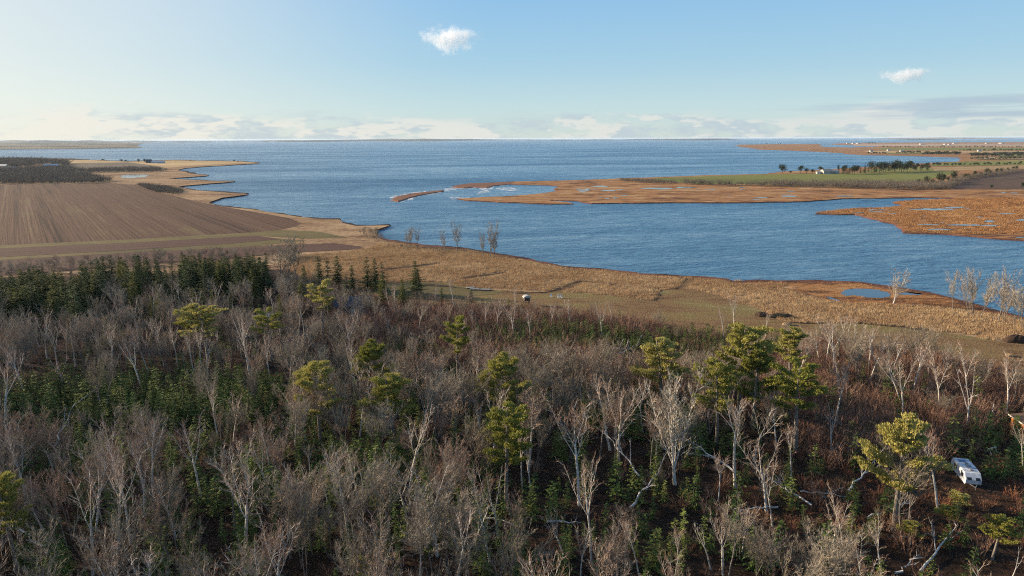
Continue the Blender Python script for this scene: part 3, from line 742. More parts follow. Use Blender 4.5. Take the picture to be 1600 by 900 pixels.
def plant(kind, loc, h, label, group=None, var=None, rz=None, lean=(0, 0), wide=1.0, name=None):
    k = LIB[kind]; i = (COUNT.get(kind, 0) if var is None else var) % len(k); COUNT[kind] = COUNT.get(kind, 0) + 1
    nm, cat = TREE_SRC[kind]
    o = thing(name or nm, label, cat, loc, random.uniform(0, 6.28) if rz is None else rz, group)
    s = h / STDH.get(kind, 11.0)
    o.scale = (s * wide, s * wide, s)
    if lean != (0, 0):
        o.rotation_mode = 'QUATERNION'
        tilt = Vector((0, 0, 1)).rotation_difference(Vector((lean[0], lean[1], h)).normalized())
        o.rotation_quaternion = tilt @ Matrix.Rotation(o.rotation_euler.z, 3, 'Z').to_quaternion()
    for n_, me in (('trunk', k[i][0]), ('crown', k[i][1])):
        c = link(bpy.data.objects.new(n_, me)); c.parent = o
    return o

def stuff(name, pts, meshes, label=None):
    """pts: list of (x, y, z, rot, scale_xy, scale_z, index). One object whose geometry nodes put plants on its points."""
    me = bpy.data.meshes.new(name)
    a = np.array(pts, dtype=np.float64)
    me.vertices.add(len(a)); me.vertices.foreach_set('co', a[:, :3].astype(np.float32).ravel())
    for nm, ty, col in (('rot', 'FLOAT_VECTOR', None), ('scl', 'FLOAT_VECTOR', None), ('idx', 'INT', None)):
        at = me.attributes.new(nm, ty, 'POINT')
        if nm == 'rot':
            rr = np.zeros((len(a), 3), np.float32); rr[:, 2] = a[:, 3]; rr[:, :2] = rng.normal(0, .05, (len(a), 2)); at.data.foreach_set('vector', rr.ravel())
        elif nm == 'scl': at.data.foreach_set('vector', np.stack([a[:, 4], a[:, 4], a[:, 5]], 1).astype(np.float32).ravel())
        else: at.data.foreach_set('value', a[:, 6].astype(np.int32))
    o = link(bpy.data.objects.new(name, me)); o['kind'] = 'stuff'
    if label: o['label'] = label
    g = bpy.data.node_groups.new(name, 'GeometryNodeTree')
    g.interface.new_socket('Geometry', in_out='INPUT', socket_type='NodeSocketGeometry')
    g.interface.new_socket('Geometry', in_out='OUTPUT', socket_type='NodeSocketGeometry')
    n, l = g.nodes, g.links
    gi, go = n.new('NodeGroupInput'), n.new('NodeGroupOutput')
    inst = n.new('GeometryNodeInstanceOnPoints'); inst.inputs['Pick Instance'].default_value = True
    join = n.new('GeometryNodeJoinGeometry')
    for var in meshes:                       # var: list of objects that make one plant
        j2 = n.new('GeometryNodeJoinGeometry')
        for ob in var:
            oi = n.new('GeometryNodeObjectInfo'); oi.transform_space = 'ORIGINAL'; oi.inputs['Object'].default_value = ob
            l.new(oi.outputs['Geometry'], j2.inputs[0])
        ti = n.new('GeometryNodeGeometryToInstance'); l.new(j2.outputs[0], ti.inputs[0]); l.new(ti.outputs[0], join.inputs[0])
    def attr(nm, ty):
        x = n.new('GeometryNodeInputNamedAttribute'); x.data_type = ty; x.inputs['Name'].default_value = nm
        return [s_ for s_ in x.outputs if s_.enabled][0]
    l.new(gi.outputs[0], inst.inputs['Points']); l.new(join.outputs[0], inst.inputs['Instance'])
    l.new(attr('idx', 'INT'), inst.inputs['Instance Index'])
    l.new(attr('rot', 'FLOAT_VECTOR'), inst.inputs['Rotation']); l.new(attr('scl', 'FLOAT_VECTOR'), inst.inputs['Scale'])
    l.new(inst.outputs[0], go.inputs[0])
    md = o.modifiers.new('plants', 'NODES'); md.node_group = g
    return o
# ================================================================== THE WOOD
def inpoly(x, y, poly):
    c = False; n = len(poly); j = n - 1
    for i in range(n):
        xi, yi = poly[i]; xj, yj = poly[j]
        if (yi > y) != (yj > y) and x < (xj - xi) * (y - yi) / (yj - yi) + xi: c = not c
        j = i
    return c
EDGE = [(-400, 452), (0, 446), (200, 436), (420, 432), (470, 440), (560, 462), (600, 470), (700, 481), (780, 484), (850, 489), (920, 495), (1000, 506), (1090, 522), (1160, 530), (1220, 538), (1300, 534), (1400, 545), (1450, 553), (1500, 566), (1560, 585), (1600, 600), (1800, 650), (2000, 700)]
def edge_y(x):
    for (a, ya), (b, yb) in zip(EDGE, EDGE[1:]):
        if a <= x <= b: return ya + (yb - ya) * (x - a) / (b - a)
    return EDGE[0][1] if x < EDGE[0][0] else EDGE[-1][1]
CLEAR = [(1040, 800, 120, 62), (960, 760, 60, 30), (1270, 770, 130, 66), (1345, 690, 120, 60), (1500, 800, 170, 120), (1540, 700, 90, 50), (1420, 720, 70, 60), (880, 842, 70, 25), (1010, 552, 110, 16), (575, 486, 40, 22), (402, 505, 30, 16), (100, 600, 60, 20)]
def cleared(x, y):
    v = 1.0
    for cx, cy, rx, ry in CLEAR:
        d = ((x - cx) / rx) ** 2 + ((y - cy) / ry) ** 2
        if d < 1: v = min(v, max(0.0, d - .75) * 2)
    return v
FIRZ = [(290, 632, 190, 40, 1.0), (110, 640, 130, 26, .9), (860, 532, 120, 20, 1.0), (1090, 541, 130, 17, 1.0), (640, 560, 60, 16, .85), (560, 735, 70, 30, .85), (390, 770, 60, 26, .85), (500, 640, 90, 50, .6), (640, 590, 60, 40, .5), (700, 700, 120, 40, .35), (420, 730, 140, 50, .6), (1480, 680, 90, 50, .5), (900, 700, 100, 50, .3), (330, 740, 80, 80, .5), (1580, 700, 60, 60, .5)]
def firz(x, y):
    v = .62 if y > 600 and x < 1150 else .2
    for cx, cy, rx, ry, w in FIRZ:
        if ((x - cx) / rx) ** 2 + ((y - cy) / ry) ** 2 < 1: v = max(v, w)
    return v
REDZ = [(900, 505, 300, 26), (1130, 525, 150, 20), (760, 560, 200, 30), (980, 600, 160, 30), (1400, 640, 170, 75), (1280, 600, 100, 40), (1340, 690, 110, 40), (680, 520, 160, 24), (1500, 620, 120, 40)]
def redz(x, y):
    return any(((x - cx) / rx) ** 2 + ((y - cy) / ry) ** 2 < 1 for cx, cy, rx, ry in REDZ)
def where(x, y):
    a = 'far left' if x < 260 else 'left' if x < 580 else 'middle' if x < 900 else 'right' if x < 1250 else 'far right'
    b = 'back of the wood' if y < 560 else 'middle of the wood' if y < 700 else 'front of the wood' if y < 900 else 'bottom edge of the view'
    return a, b
def hero(kind, bx, by, tx, ty, label, **k):
    b, h, ln = pole(bx, by, tx, ty)
    return plant(kind, b, h, label, lean=(ln, random.uniform(-.3, .3)), **k)
taken = []
def top_at(kind, x, y, h, label, width=None, **k):
    """a tree of height h whose tip stands at this point of the view"""
    g = G(x, y, h); g.z = 0
    if width:
        d = g.length; w = width / FPX * math.hypot(d, CAM_H - h)
        base = {'pine': (8.0, 7.0, 9.0, 6.5, 8.5)[k.get('var', 0) % 5] * h / 16}[kind]
        k['wide'] = w / base * 1.18
    taken.append((g.x, g.y, 3.0))
    if kind == 'pine' and h > 9:
        for f in (4, 8):
            s_ = 1 - f / g.length; taken.append((g.x * s_, g.y * s_, 3.4))
    return plant(kind, g, h, label, **k)

# --- the big yellow-green pines
top_at('pine', 492, 556, 17, 'broad yellow-green pine left of centre with sweeping flat boughs', 78, var=0, rz=.3)
top_at('pine', 581, 526, 15.5, 'narrow yellow-green pine just left of centre, taller than the birches round it', 46, var=1)
top_at('pine', 612, 583, 13.5, 'pale pine with a ragged top close in front of the narrow centre-left pine', 66, var=3)
top_at('pine', 712, 499, 15.5, 'rounded pine standing alone in the thicket below the small shelter', 54, var=4, rz=1.0)
top_at('pine', 787, 545, 16.5, 'upright layered pine right of the picture centre, above the largest near pine', 58, var=1, rz=2.0)
top_at('pine', 790, 630, 16, 'wide pine with bright flat boughs in the middle of the near wood', 92, var=0, rz=3.1)
top_at('pine', 1040, 526, 16, 'spire-topped pine with low wings in front of the dark clearing strip', 68, var=3, rz=1.4)
top_at('pine', 1165, 503, 20, 'tallest and largest yellow-green pine, right of centre', 84, var=2, rz=.8)
top_at('pine', 1128, 556, 17, 'bushy pine leaning into the left side of the tallest pine', 66, var=0, rz=4.4)
top_at('pine', 1185, 540, 16.5, 'shorter pine pressed against the right side of the tallest pine', 60, var=1, rz=5.1)
top_at('pine', 1256, 570, 16.5, 'dark flat-topped pine with a long bare trunk, right of the tallest pine', 90, var=4, rz=2.6)
top_at('pine', 1242, 510, 14, 'small dark pine at the wood edge below the mown lawn', 44, var=3, rz=.4)
top_at('pine', 1420, 638, 18.5, 'slim pale pine with forked bare trunk left of the caravan', 74, var=1, rz=1.9)
top_at('pine', 316, 470, 15.5, 'pale pine with layered boughs in the left back wood', 62, var=0, rz=5.2)
top_at('pine', 296, 478, 13.5, 'smaller pale pine touching the layered pine in the left back wood', 40, var=3, rz=.2)
top_at('pine', 498, 441, 15.5, 'high-crowned pine beside the dark blue house', 56, var=4, rz=.9)
top_at('pine', 418, 486, 13, 'low pine with level golden boughs by the small grey roof', 50, var=4, rz=2.2)
top_at('pine', -2, 728, 15, 'bright pine partly cut off by the left edge of the view', 60, var=0, rz=0)
top_at('pine', 560, 866, 6, 'small golden pine at the bottom edge of the view', 28, var=3)
for x, y, h, lb in ((1428, 815, 3.5, 'small bushy yellow-green pine right of the fork-trunked pine'), (1562, 800, 7, 'thin young pine below the caravan near the right edge'), (1500, 768, 2.6, 'tiny bright pine in the brush just in front of the caravan'), (1488, 792, 3.0, 'low bushy pine in the brush between caravan and fallen white log')):
    top_at('pine', x, y, h, lb, 26 if h < 5 else 34, var=3)

# --- spruces with their own places
sp = [(497, 399), (510, 402), (526, 399), (549, 414), (572, 401), (585, 403), (596, 409), (648, 407), (474, 414), (628, 435), (404, 398), (736, 451), (690, 449), (468, 435), (596, 431), (735, 455), (652, 420), (540, 428)]
for i, (x, y) in enumerate(sp):
    h = 12.5 - (2.5 if y > 412 else 0) - (4.5 if y > 445 else 0)
    pos = ['first', 'second', 'third', 'fourth', 'fifth', 'sixth', 'seventh'][i] if i < 7 else None
    lb = {7: 'tall dark spruce standing apart in front of the green lawn', 8: 'short dark spruce left of the row behind the blue house', 9: 'bushy spruce just left of the lone tall spruce', 10: 'tall dark spruce at the right end of the back row on the left', 11: 'tiny dark spruce at the lawn edge left of the shelter',
          12: 'small pointed spruce between bare birches by the green lawn', 13: 'olive spruce left of the high-crowned pine', 14: 'golden-green spruce right of the blue house', 15: 'low dark spruce beside the grey platforms on the lawn', 16: 'dark spruce tucked behind the lone tall spruce', 17: 'short spruce right behind the blue house roof'}.get(i, '%s dark spire from the left in the row of spruces before the reed meadow' % pos)
    top_at('gold' if i in (9, 13, 14) else 'spruce', x, y, h, lb, wide=1.35)
for x, y, h, lb in ((205, 438, 11, 'olive spruce with a pointed top in the left back wood'), (245, 452, 10.5, 'olive spruce right of the pointed one in the left back wood'), (163, 492, 9.5, 'golden-green spruce among bare birches on the left'), (76, 468, 8, 'small golden spruce above the pinkish birches on the far left'),
                    (236, 462, 9, 'dark spruce between the two olive spruces on the left'), (108, 470, 8, 'olive spruce half hidden by twigs on the far left'), (330, 452, 10, 'slim olive spruce beside the pale layered pine'), (300, 448, 10, 'slim dark spruce behind the pale layered pine'), (435, 459, 10, 'golden spruce at the left of the high-crowned pine'), (180, 505, 7, 'low golden spruce right of the golden-green one on the left')):
    top_at('gold', x, y, h, lb)
# dense rows
r = random.Random(11)
for i in range(135):
    x = 120 + 300 * r.random() ** .9; y = 402 + r.uniform(-8, 20) + max(0, (200 - x)) * .10
    if r.random() < .35: x = 290 + r.random() * 130; y = 399 + r.uniform(0, 12)
    top_at('spruce' if r.random() < .75 else 'gold', x, y, r.uniform(10, 13), 'dark spruce packed in the tall row at the back left of the wood', group='spruces in the back left row', wide=r.uniform(1.1, 1.6))
for i in range(80):
    x = -60 + 190 * r.random(); y = 424 + r.uniform(-12, 34)
    top_at('spruce' if r.random() < .7 else 'gold', x, y, r.uniform(10, 13), 'dark spruce in the solid clump at the far left edge', group='spruces in the far left clump', wide=r.uniform(1.2, 1.8))

# --- birches read one by one (base x, base y, tip x, tip y)
birches = [(100, 614, 95, 559), (74, 562, 61, 487), (118, 574, 107, 496), (225, 611, 202, 522), (256, 571, 248, 522), (279, 579, 274, 510), (303, 588, 292, 522), (155, 568, 142, 518), (217, 522, 206, 467), (323, 597, 326, 559), (390, 585, 387, 488), (378, 559, 372, 495),
    (439, 527, 433, 470), (476, 525, 471, 463), (504, 556, 510, 502), (549, 562, 543, 488), (528, 585, 524, 535), (627, 545, 621, 510), (619, 487, 617, 445), (611, 487, 600, 448), (679, 480, 674, 445), (709, 481, 706, 436), (697, 516, 698, 475), (758, 516, 756, 470), (777, 522, 775, 467), (748, 588, 745, 533),
    (562, 519, 560, 480), (804, 492, 804, 447), (860, 515, 859, 473), (829, 536, 830, 485), (892, 513, 889, 466), (941, 530, 940, 475), (956, 508, 955, 466), (1131, 534, 1128, 476), (1146, 521, 1146, 463), (991, 588, 992, 553), (1196, 527, 1203, 490), (1282, 573, 1281, 513), (1291, 570, 1292, 498), (1303, 590, 1301, 494), (1318, 533, 1318, 490),
    (1325, 535, 1325, 493), (1335, 533, 1338, 497), (1357, 567, 1359, 520), (1265, 570, 1259, 530), (1221, 567, 1223, 510), (1412, 637, 1388, 540), (1411, 655, 1413, 560), (1453, 599, 1451, 548), (1474, 602, 1477, 542), (1425, 617, 1431, 535), (1535, 605, 1550, 558), (1306, 660, 1303, 560), (1465, 797, 1457, 676), (1237, 760, 1230, 658), (1207, 823, 1202, 725),
    (1317, 877, 1317, 776), (1377, 905, 1367, 812), (925, 880, 928, 728), (884, 880, 850, 795), (955, 887, 962, 818), (1122, 783, 1120, 712), (1148, 763, 1130, 615), (1197, 800, 1187, 684), (1130, 905, 1127, 785), (1598, 728, 1597, 660), (905, 790, 900, 640), (830, 770, 822, 690), (745, 790, 735, 720), (1000, 905, 990, 812), (1060, 910, 1052, 820), (700, 770, 690, 690), (640, 770, 660, 640), (560, 790, 548, 700), (515, 800, 500, 735), (420, 770, 405, 690),
    (150, 830, 130, 700), (75, 840, 40, 740), (205, 850, 195, 700), (275, 840, 255, 740), (303, 740, 298, 660), (130, 780, 95, 690), (240, 690, 232, 655), (340, 680, 330, 600), (365, 690, 360, 610)]
r = random.Random(13)
for i, (bx, by, tx, ty) in enumerate(birches):
    a, b = where(bx, by)
    side = a
    lbl = 'slender white-stemmed birch showing its whole trunk, %s, %s' % (side, b)
    hero('birch', bx, by, tx, ty, lbl, group='white birches, %s, %s' % (side, b), wide=r.uniform(.75, 1.1) * (.8 if by < 560 else 1))
    g = G(bx, by); taken.append((g.x, g.y, 1.5))
hero('snag', 1298, 712, 1300, 623, 'white dead snag with a forked top left of the red brush')
hero('snag', 1510, 673, 1500, 568, 'curving white dead trunk with one broken stub, above the caravan')
hero('pale', 1055, 757, 1050, 586, 'big pale round-crowned bare tree in the middle wood', var=0)
hero('snag', 1110, 890, 1080, 812, 'bleached leaning snag at the bottom edge', var=2)
hero('snag', 1580, 905, 1590, 850, 'bleached forked snag in the lower right corner', var=1)
hero('bare', 1415, 845, 1440, 700, 'bare forked tree growing from the foot of the fork-trunked pine', var=1, wide=1.1)
hero('bare', 1480, 660, 1482, 608, 'wide round bare tree between the dead curving trunk and the pole', var=4, wide=1.5)
for (bx, by, tx, ty) in ((440, 440, 437, 372), (450, 436, 449, 366), (462, 434, 466, 372), (250, 425, 250, 386)):
    hero('shore', bx, by, tx, ty, 'tall feathery bare tree behind the back spruces, in front of the tilled strip', group='feathery bare trees at the tilled strip', wide=1.2)

# --- trees of the shore
sl = ['first', 'second', 'third', 'fourth', 'fifth', 'sixth', 'seventh', 'eighth']
for i, (bx, by, tx, ty) in enumerate([(634.5, 387, 636, 355), (640, 388, 642, 352), (653, 386, 653, 356), (697, 393, 693, 358), (714, 393, 715, 345), (755, 400, 757, 362), (766, 402, 770, 344), (773, 402, 778, 360)]):
    hero('shore', bx, by, tx, ty, '%s bare tree from the left on the low bluff against the water' % sl[i], var=i, wide=.85)
for i, (bx, by, tx, ty) in enumerate([(1489, 486, 1492, 425), (1512, 492, 1517, 423), (1520, 493, 1528, 419), (1533, 497, 1550, 424), (1560, 503, 1573, 420), (1566, 505, 1580, 430), (1584, 508, 1593, 446), (1597, 512, 1602, 432)]):
    hero('row', bx, by, tx, ty, '%s pale bare tree from the left in the row at the right shore' % sl[i], var=i, wide=.85)
hero('pale', 1396, 475, 1404, 422, 'single wide bare tree beside the pool on the right shore', var=1, wide=1.3)
hero('pale', 1620, 520, 1628, 440, 'pale bare tree just past the right edge of the view')
for x, y, l in ((1525, 496, 9), (1544, 499, 8), (1553, 502, 9), (1575, 506, 10)):
    o = hero('snag', x, y, x + 1, y - l, 'short broken stump post in the row of pale shore trees', group='stump posts in the shore row', wide=1.5, name='tree_stump')
    o['category'] = 'tree stump'

# --- random fill of the wood
cells = {}
for x, y, rr in taken: cells.setdefault((int(x // 6), int(y // 6)), []).append((x, y, rr))
def free(x, y):
    for i in (-1, 0, 1):
        for j in (-1, 0, 1):
            for (a, b, rr) in cells.get((int(x // 6) + i, int(y // 6) + j), ()):
                if (a - x) ** 2 + (b - y) ** 2 < rr * rr: return False
    return True
fill = {'birch': [], 'bare': [], 'rust': [], 'fir': [], 'spruce': []}
r = random.Random(21)
step = 3.1
gy = 44.0
while gy < 330:
    gx = -0.86 * gy - 26
    while gx < 0.86 * gy + 26:
        x = gx + r.uniform(-.5, .5) * step; y = gy + r.uniform(-.5, .5) * step
        gx += step
        px, py = P((x, y, 0))
        if py < edge_y(px) + 3 or not -260 < px < 1860: continue
        c = cleared(px, py); fz = firz(px, py); red = redz(px, py)
        if not free(x, y): continue
        if px < 130 and py < 500: continue
        u = r.random()
        edge = py - edge_y(px)
        if px > 1180: dens = .34
        elif py > 700: dens = .36
        else: dens = .42
        if 100 < px < 440 and py < 482: dens = .10
        if red: dens *= .55
        if fz > .8: dens *= .10
        if px > 1380 and py > 650: dens *= .25
        if u > dens * c: continue
        near = min(1, max(0, (py - 540) / 120))
        h = r.uniform(5, 11) + 3.0 * near + r.uniform(-1, 1.5)
        if edge < 35: h = r.uniform(4, 6.5) * (1.15 if px < 560 else 1)
        cp = None
        if 40 < px < 460 and 655 < py < 780: cp = 640 + r.uniform(-12, 50)
        elif 760 < px < 1160 and 545 < py < 610: cp = 540 + r.uniform(-6, 25)
        elif 460 < px < 720 and 740 < py < 850: cp = 715 + r.uniform(-20, 60)
        if cp:
            _, hc, _ = pole(px, py, px, cp); h = min(h, hc)
            if h < 2.5: continue
        if px > 840 and py > 800:
            cap = 800 if px < 1330 else 860
            _, hc, _ = pole(px, py, px, cap + r.uniform(-15, 60)); h = min(h, hc)
            if h < 3: continue
        k = r.random()
        kind = ('birch' if k < .26 else 'rust' if k < .48 else 'bare')
        if edge < 35 and kind == 'birch': kind = 'rust'
        fill[kind].append((y, x, h, px, py))
    gy += step
def scatter_kind(kind, pts, limit, txt, grp):
    pts.sort()
    vis = [p for p in pts if -40 < p[3] < 1640 and p[4] - p[2] / max(30, p[0]) * FPX < 890]
    ids = set(map(id, vis[:limit]))
    lib_ = LIB[kind]; made = []
    rest = []
    for p in pts:
        if id(p) in ids:
            a, b = where(p[3], p[4])
            o = plant(kind, (p[1], p[0], 0), p[2], '%s, %s, %s' % (txt, a, b), group='%s, %s, %s' % (grp, a, b), wide=random.uniform(.85, 1.15), lean=(random.gauss(0, .05) * p[2], random.gauss(0, .05) * p[2]))
            made.append(o)
        else: rest.append((p[1], p[0], 0, random.uniform(0, 6.28), p[2] / STDH.get(kind, 11.0) * random.uniform(.85, 1.15), p[2] / STDH.get(kind, 11.0), random.randrange(len(lib_))))
    return rest
def src(kind):
    """the parts of one standing tree of each shape of this kind"""
    out_ = []
    for T, C in LIB[kind]:
        t = next(o for o in COL.objects if o.type == 'MESH' and o.data == T); c = next(o for o in COL.objects if o.type == 'MESH' and o.data == C)
        out_.append([t, c])
    return out_
for kind, lim, txt, grp in (('birch', 200, 'grey-white leafless birch', 'grey birches'), ('bare', 150, 'grey many-stemmed leafless tree', 'grey leafless trees'), ('rust', 110, 'leafless tree with a reddish brown twiggy top', 'red-topped leafless trees')):
    rest = scatter_kind(kind, fill[kind], lim, txt, grp)
    if rest: stuff('far_bare_trees', rest, src(kind))
print('trees', {k: len(v) for k, v in fill.items()})

# --- young firs, thicket and brush
firs, red, brush, russet = [], [], [], []
r = random.Random(31)
step = 1.55; gy = 44.0
while gy < 330:
    gx = -0.80 * gy - 10
    while gx < 0.80 * gy + 10:
        x = gx + r.uniform(-.5, .5) * step; y = gy + r.uniform(-.5, .5) * step; gx += step
        px, py = P((x, y, 0))
        if not -120 < px < 1720: continue
        e = py - edge_y(px)
        if e < -2: continue
        if px < 130 and py < 470: continue
        if abs(px - 1510) < 34 and abs(py - 745) < 26: continue
        fz = firz(px, py)
        if r.random() < fz * (.5 if fz > .8 else .28) * (1.3 if fz > .8 else 1): firs.append((y, x, r.uniform(3.4, 7.2) if (r.random() < .5 and py > 590) else r.uniform(2.2, 4.6), px, py)); continue
        rd = redz(px, py)
        if r.random() < (.75 if rd or e < 30 else .09):
            s = r.uniform(.7, 1.35) * (1.5 if rd and r.random() < .5 else 1)
            red.append((x, y, 0, r.uniform(0, 6.28), s, s * (1.0 if e > 8 else .7), r.randrange(4)))
        if px > 1120 and 590 < py < 860 and r.random() < .6:
            s = r.uniform(.5, 1.2); russet.append((x, y, 0, r.uniform(0, 6.28), s, s * .7, r.randrange(3)))
        elif r.random() < .55:
            s = r.uniform(.5, 1.1); brush.append((x, y, 0, r.uniform(0, 6.28), s, s * .6, r.randrange(4)))
    gy += step
LIBF = LIB['fir']
rest = scatter_kind('fir', firs, 290, 'young dark green fir', 'young firs')
if rest: stuff('young_fir_growth', rest, src('fir'))
def patch_objs(name, fn, mat, n, where_):
    """a few standing plants whose shapes the mass of the same plant repeats"""
    res = []
    for i in range(n):
        ob = fn(i).build(name, mat); g = G(*where_[i]); ob.location = g; ob['kind'] = 'stuff'
        res.append([ob])
    return res
th = patch_objs('red_thicket', lambda i: bush(700 + i, 2.9, 1.6, 18, .035), MAT['red_twig'], 4, [(900, 520), (1380, 640), (1420, 660), (760, 560)])
stuff('red_thicket', red, th)
gb = patch_objs('ground_brush', lambda i: bush(720 + i, 1.3, 1.9, 22, .05), MAT['ground_brush'], 4, [(1300, 760), (1440, 790), (1040, 800), (1520, 800)])
stuff('ground_brush', brush, gb)
rb = patch_objs('russet_brush', lambda i: bush(740 + i, 1.5, 1.9, 24, .05), MAT['russet_brush'], 3, [(1350, 690), (1480, 790), (1560, 720)])
stuff('russet_brush', russet, rb)
print('firs', len(firs), 'red', len(red), 'brush', len(brush))

# --- reeds of the shore meadow, missing where the mown ground and paths are
no_reed = [lawn_px, fringe] + mow_paths + ponds + [[(600, 446), (640, 441), (690, 442), (740, 452), (790, 455.5), (775, 460), (700, 463), (640, 466), (598, 462)],
   [(1230, 441), (1330, 440), (1400, 450), (1470, 461), (1540, 482), (1560, 492), (1480, 482), (1400, 476), (1320, 474), (1270, 466), (1220, 452)],
   [(600, 420.6), (687, 410.4), (692, 412.8), (602, 424)], [(718, 435), (790, 424.2), (796, 426.8), (724, 438.2)], [(915, 438.8), (1031, 450.8), (1030, 453), (912, 441)], [(640, 446), (738, 452), (850, 457), (852, 455), (740, 449.6), (660, 444)]]
coast_poly = [(600, 379), (631, 381.5), (666, 386.5), (732, 392), (770, 398), (800, 403), (840, 412), (878, 418.5), (953, 424), (1002, 430), (1075, 434), (1135, 438), (1200, 440.5), (1300, 441.5), (1344, 443), (1385, 450), (1431, 457), (1460, 462), (1503, 473), (1547, 486), (1600, 499), (1700, 524), (1700, 640), (1400, 560), (1150, 545), (1000, 520), (700, 492), (560, 462), (470, 432), (440, 412), (480, 398), (540, 394), (580, 388), (590, 380)]
reeds = []; low = []
r = random.Random(41)
y = 185.0
while y < 420:
    x = -190.0
    while x < 330:
        X = x + r.uniform(-.6, .6); Y = y + r.uniform(-.6, .6); x += 1.15
        px, py = P((X, Y, 0))
        if not 420 < px < 1660: continue
        if not inpoly(px, py, coast_poly): continue
        if any(inpoly(px, py, q) for q in no_reed): continue
        s = r.uniform(.7, 1.3)
        reeds.append((X, Y, 0, r.uniform(0, 6.28), s, s * r.uniform(.7, 1.15), r.randrange(4)))
    y += 1.2
rd = patch_objs('reed_tuft', lambda i: tuft(800 + i, .95, 1.1, 34, .05), MAT['reed'], 4, [(700, 405), (800, 430), (1000, 440), (1250, 480)])
stuff('reed_tuft', reeds, rd)
print('reeds', len(reeds))
# ================================================================== BUILDINGS, CARAVAN AND SMALL THINGS
M = {}
for n_, c, ro, v in (('white_paint', (0.60, 0.60, 0.58), .5, .06), ('caravan_white', (0.50, 0.52, 0.55), .45, .28), ('blue_grey_siding', (0.05, 0.065, 0.095), .7, .15), ('blue_roof', (0.04, 0.05, 0.072), .7, .2), ('grey_roof', (0.30, 0.31, 0.32), .6, .12),
                     ('metal_roof', (0.45, 0.48, 0.52), .4, .06), ('dark_glass', (0.02, 0.025, 0.03), .08, 0), ('orange_wood', (0.52, 0.19, 0.06), .75, .25), ('brown_felt', (0.10, 0.065, 0.045), .9, .2), ('pale_trim', (0.72, 0.66, 0.56), .6, .05), ('black_rubber', (0.02, 0.02, 0.02), .8, 0),
                     ('grey_deck', (0.24, 0.235, 0.225), .8, .12), ('dark_wood', (0.07, 0.05, 0.04), .85, .2), ('brick_red', (0.25, 0.09, 0.06), .85, .15), ('canvas', (0.36, 0.35, 0.33), .8, .1), ('far_paint', (0.40, 0.38, 0.35), .8, .1), ('blue_metal', (0.25, 0.36, 0.48), .45, .08), ('straw', (0.26, 0.18, 0.10), .9, .2), ('blue_tarp', (0.08, 0.16, 0.30), .6, .15),
                     ('tan_paint', (0.50, 0.38, 0.26), .7, .08), ('roof_vent', (0.2, 0.21, 0.23), .5, 0), ('stripe', (0.28, 0.30, 0.36), .5, 0)):
    M[n_] = flatmat(n_, c, ro, .3, v, 1.5)
def quadobj(name, vs, fs, mat, parent):
    b = MB(); b.add(vs, fs); return b.build(name, mat, parent)
def gable_house(name, label, cat, loc, rz, w, d, h, rh, wall, roof, wins=2, chim=True, group=None, over=.35, detail=True):
    t = thing(name, label, cat, loc, rz, group)
    b = MB(); b.add([(-w/2, -d/2, -.2), (w/2, -d/2, -.2), (w/2, d/2, -.2), (-w/2, d/2, -.2), (-w/2, -d/2, h), (w/2, -d/2, h), (w/2, d/2, h), (-w/2, d/2, h), (-w/2, 0, h+rh), (w/2, 0, h+rh)],
        [(0, 1, 5, 4), (2, 3, 7, 6), (1, 2, 6, 9, 5), (3, 0, 4, 8, 7)]); b.build('wall', wall, t)
    b = MB(); k = rh / (d / 2)
    for s in (-1, 1):
        y1 = s * (d / 2 + over); z1 = h - over * k
        vs = [(-w/2-over, 0, h+rh+.03), (w/2+over, 0, h+rh+.03), (w/2+over, y1, z1+.03), (-w/2-over, y1, z1+.03), (-w/2-over, 0, h+rh+.2), (w/2+over, 0, h+rh+.2), (w/2+over, y1, z1+.2), (-w/2-over, y1, z1+.2)]
        b.add(vs, [(0, 1, 2, 3), (7, 6, 5, 4), (0, 4, 5, 1), (2, 6, 7, 3), (1, 5, 6, 2), (3, 7, 4, 0)])
    ro = b.build('roof', roof, t)
    if chim:
        b = MB(); b.box((w*.22, .3, h+rh+.3), (.7, .7, 1.4)); b.build('chimney', M['brick_red'], ro)
    if detail:
        for s in (-1, 1):
            for i in range(wins):
                x = -w/2 + w * (i + .5) / wins
                if s == -1 and i == wins // 2:
                    b = MB(); b.box((x, s*(d/2+.03), 1.05), (1.0, .08, 2.1)); dr = b.build('door', M['pale_trim'], t)
                    b = MB(); b.box((x+.35, s*(d/2+.1), 1.0), (.06, .06, .12)); b.build('handle', M['roof_vent'], dr)
                    continue
                b = MB(); b.box((x, s*(d/2+.03), h*.58), (1.3, .08, 1.2)); wi = b.build('window', M['dark_glass'], t)
                b = MB()
                for dx in (-.68, .68, 0): b.box((x+dx, s*(d/2+.06), h*.58), (.08, .1, 1.3))
                for dz in (-.63, .63): b.box((x, s*(d/2+.065), h*.58+dz), (1.44, .1, .08))
                b.build('frame', M['white_paint'], wi)
    return t
def face(px):  # heading that turns a thing's front (-Y) to the camera
    return 0.0
# house in the wood
gable_house('house', 'dark blue house almost hidden by trees behind the high-crowned pine', 'house', G(551, 489), R(12), 10.5, 7.5, 3.2, 2.2, M['blue_grey_siding'], M['blue_roof'], 3)
gable_house('shed', 'small shed with pale grey metal roof among bare trees on the left', 'shed', G(415, 512), R(24), 6.0, 4.2, 3.0, 1.0, M['grey_roof'], M['metal_roof'], 1, False)
for bx, by, tx, ty in ((533, 500, 536, 452), (560, 502, 557, 458), (572, 498, 575, 462), (545, 506, 547, 470)):
    hero('bare', bx, by, tx, ty, 'bare tree screening the front of the dark blue house', group='bare trees in front of the blue house', wide=1.1)
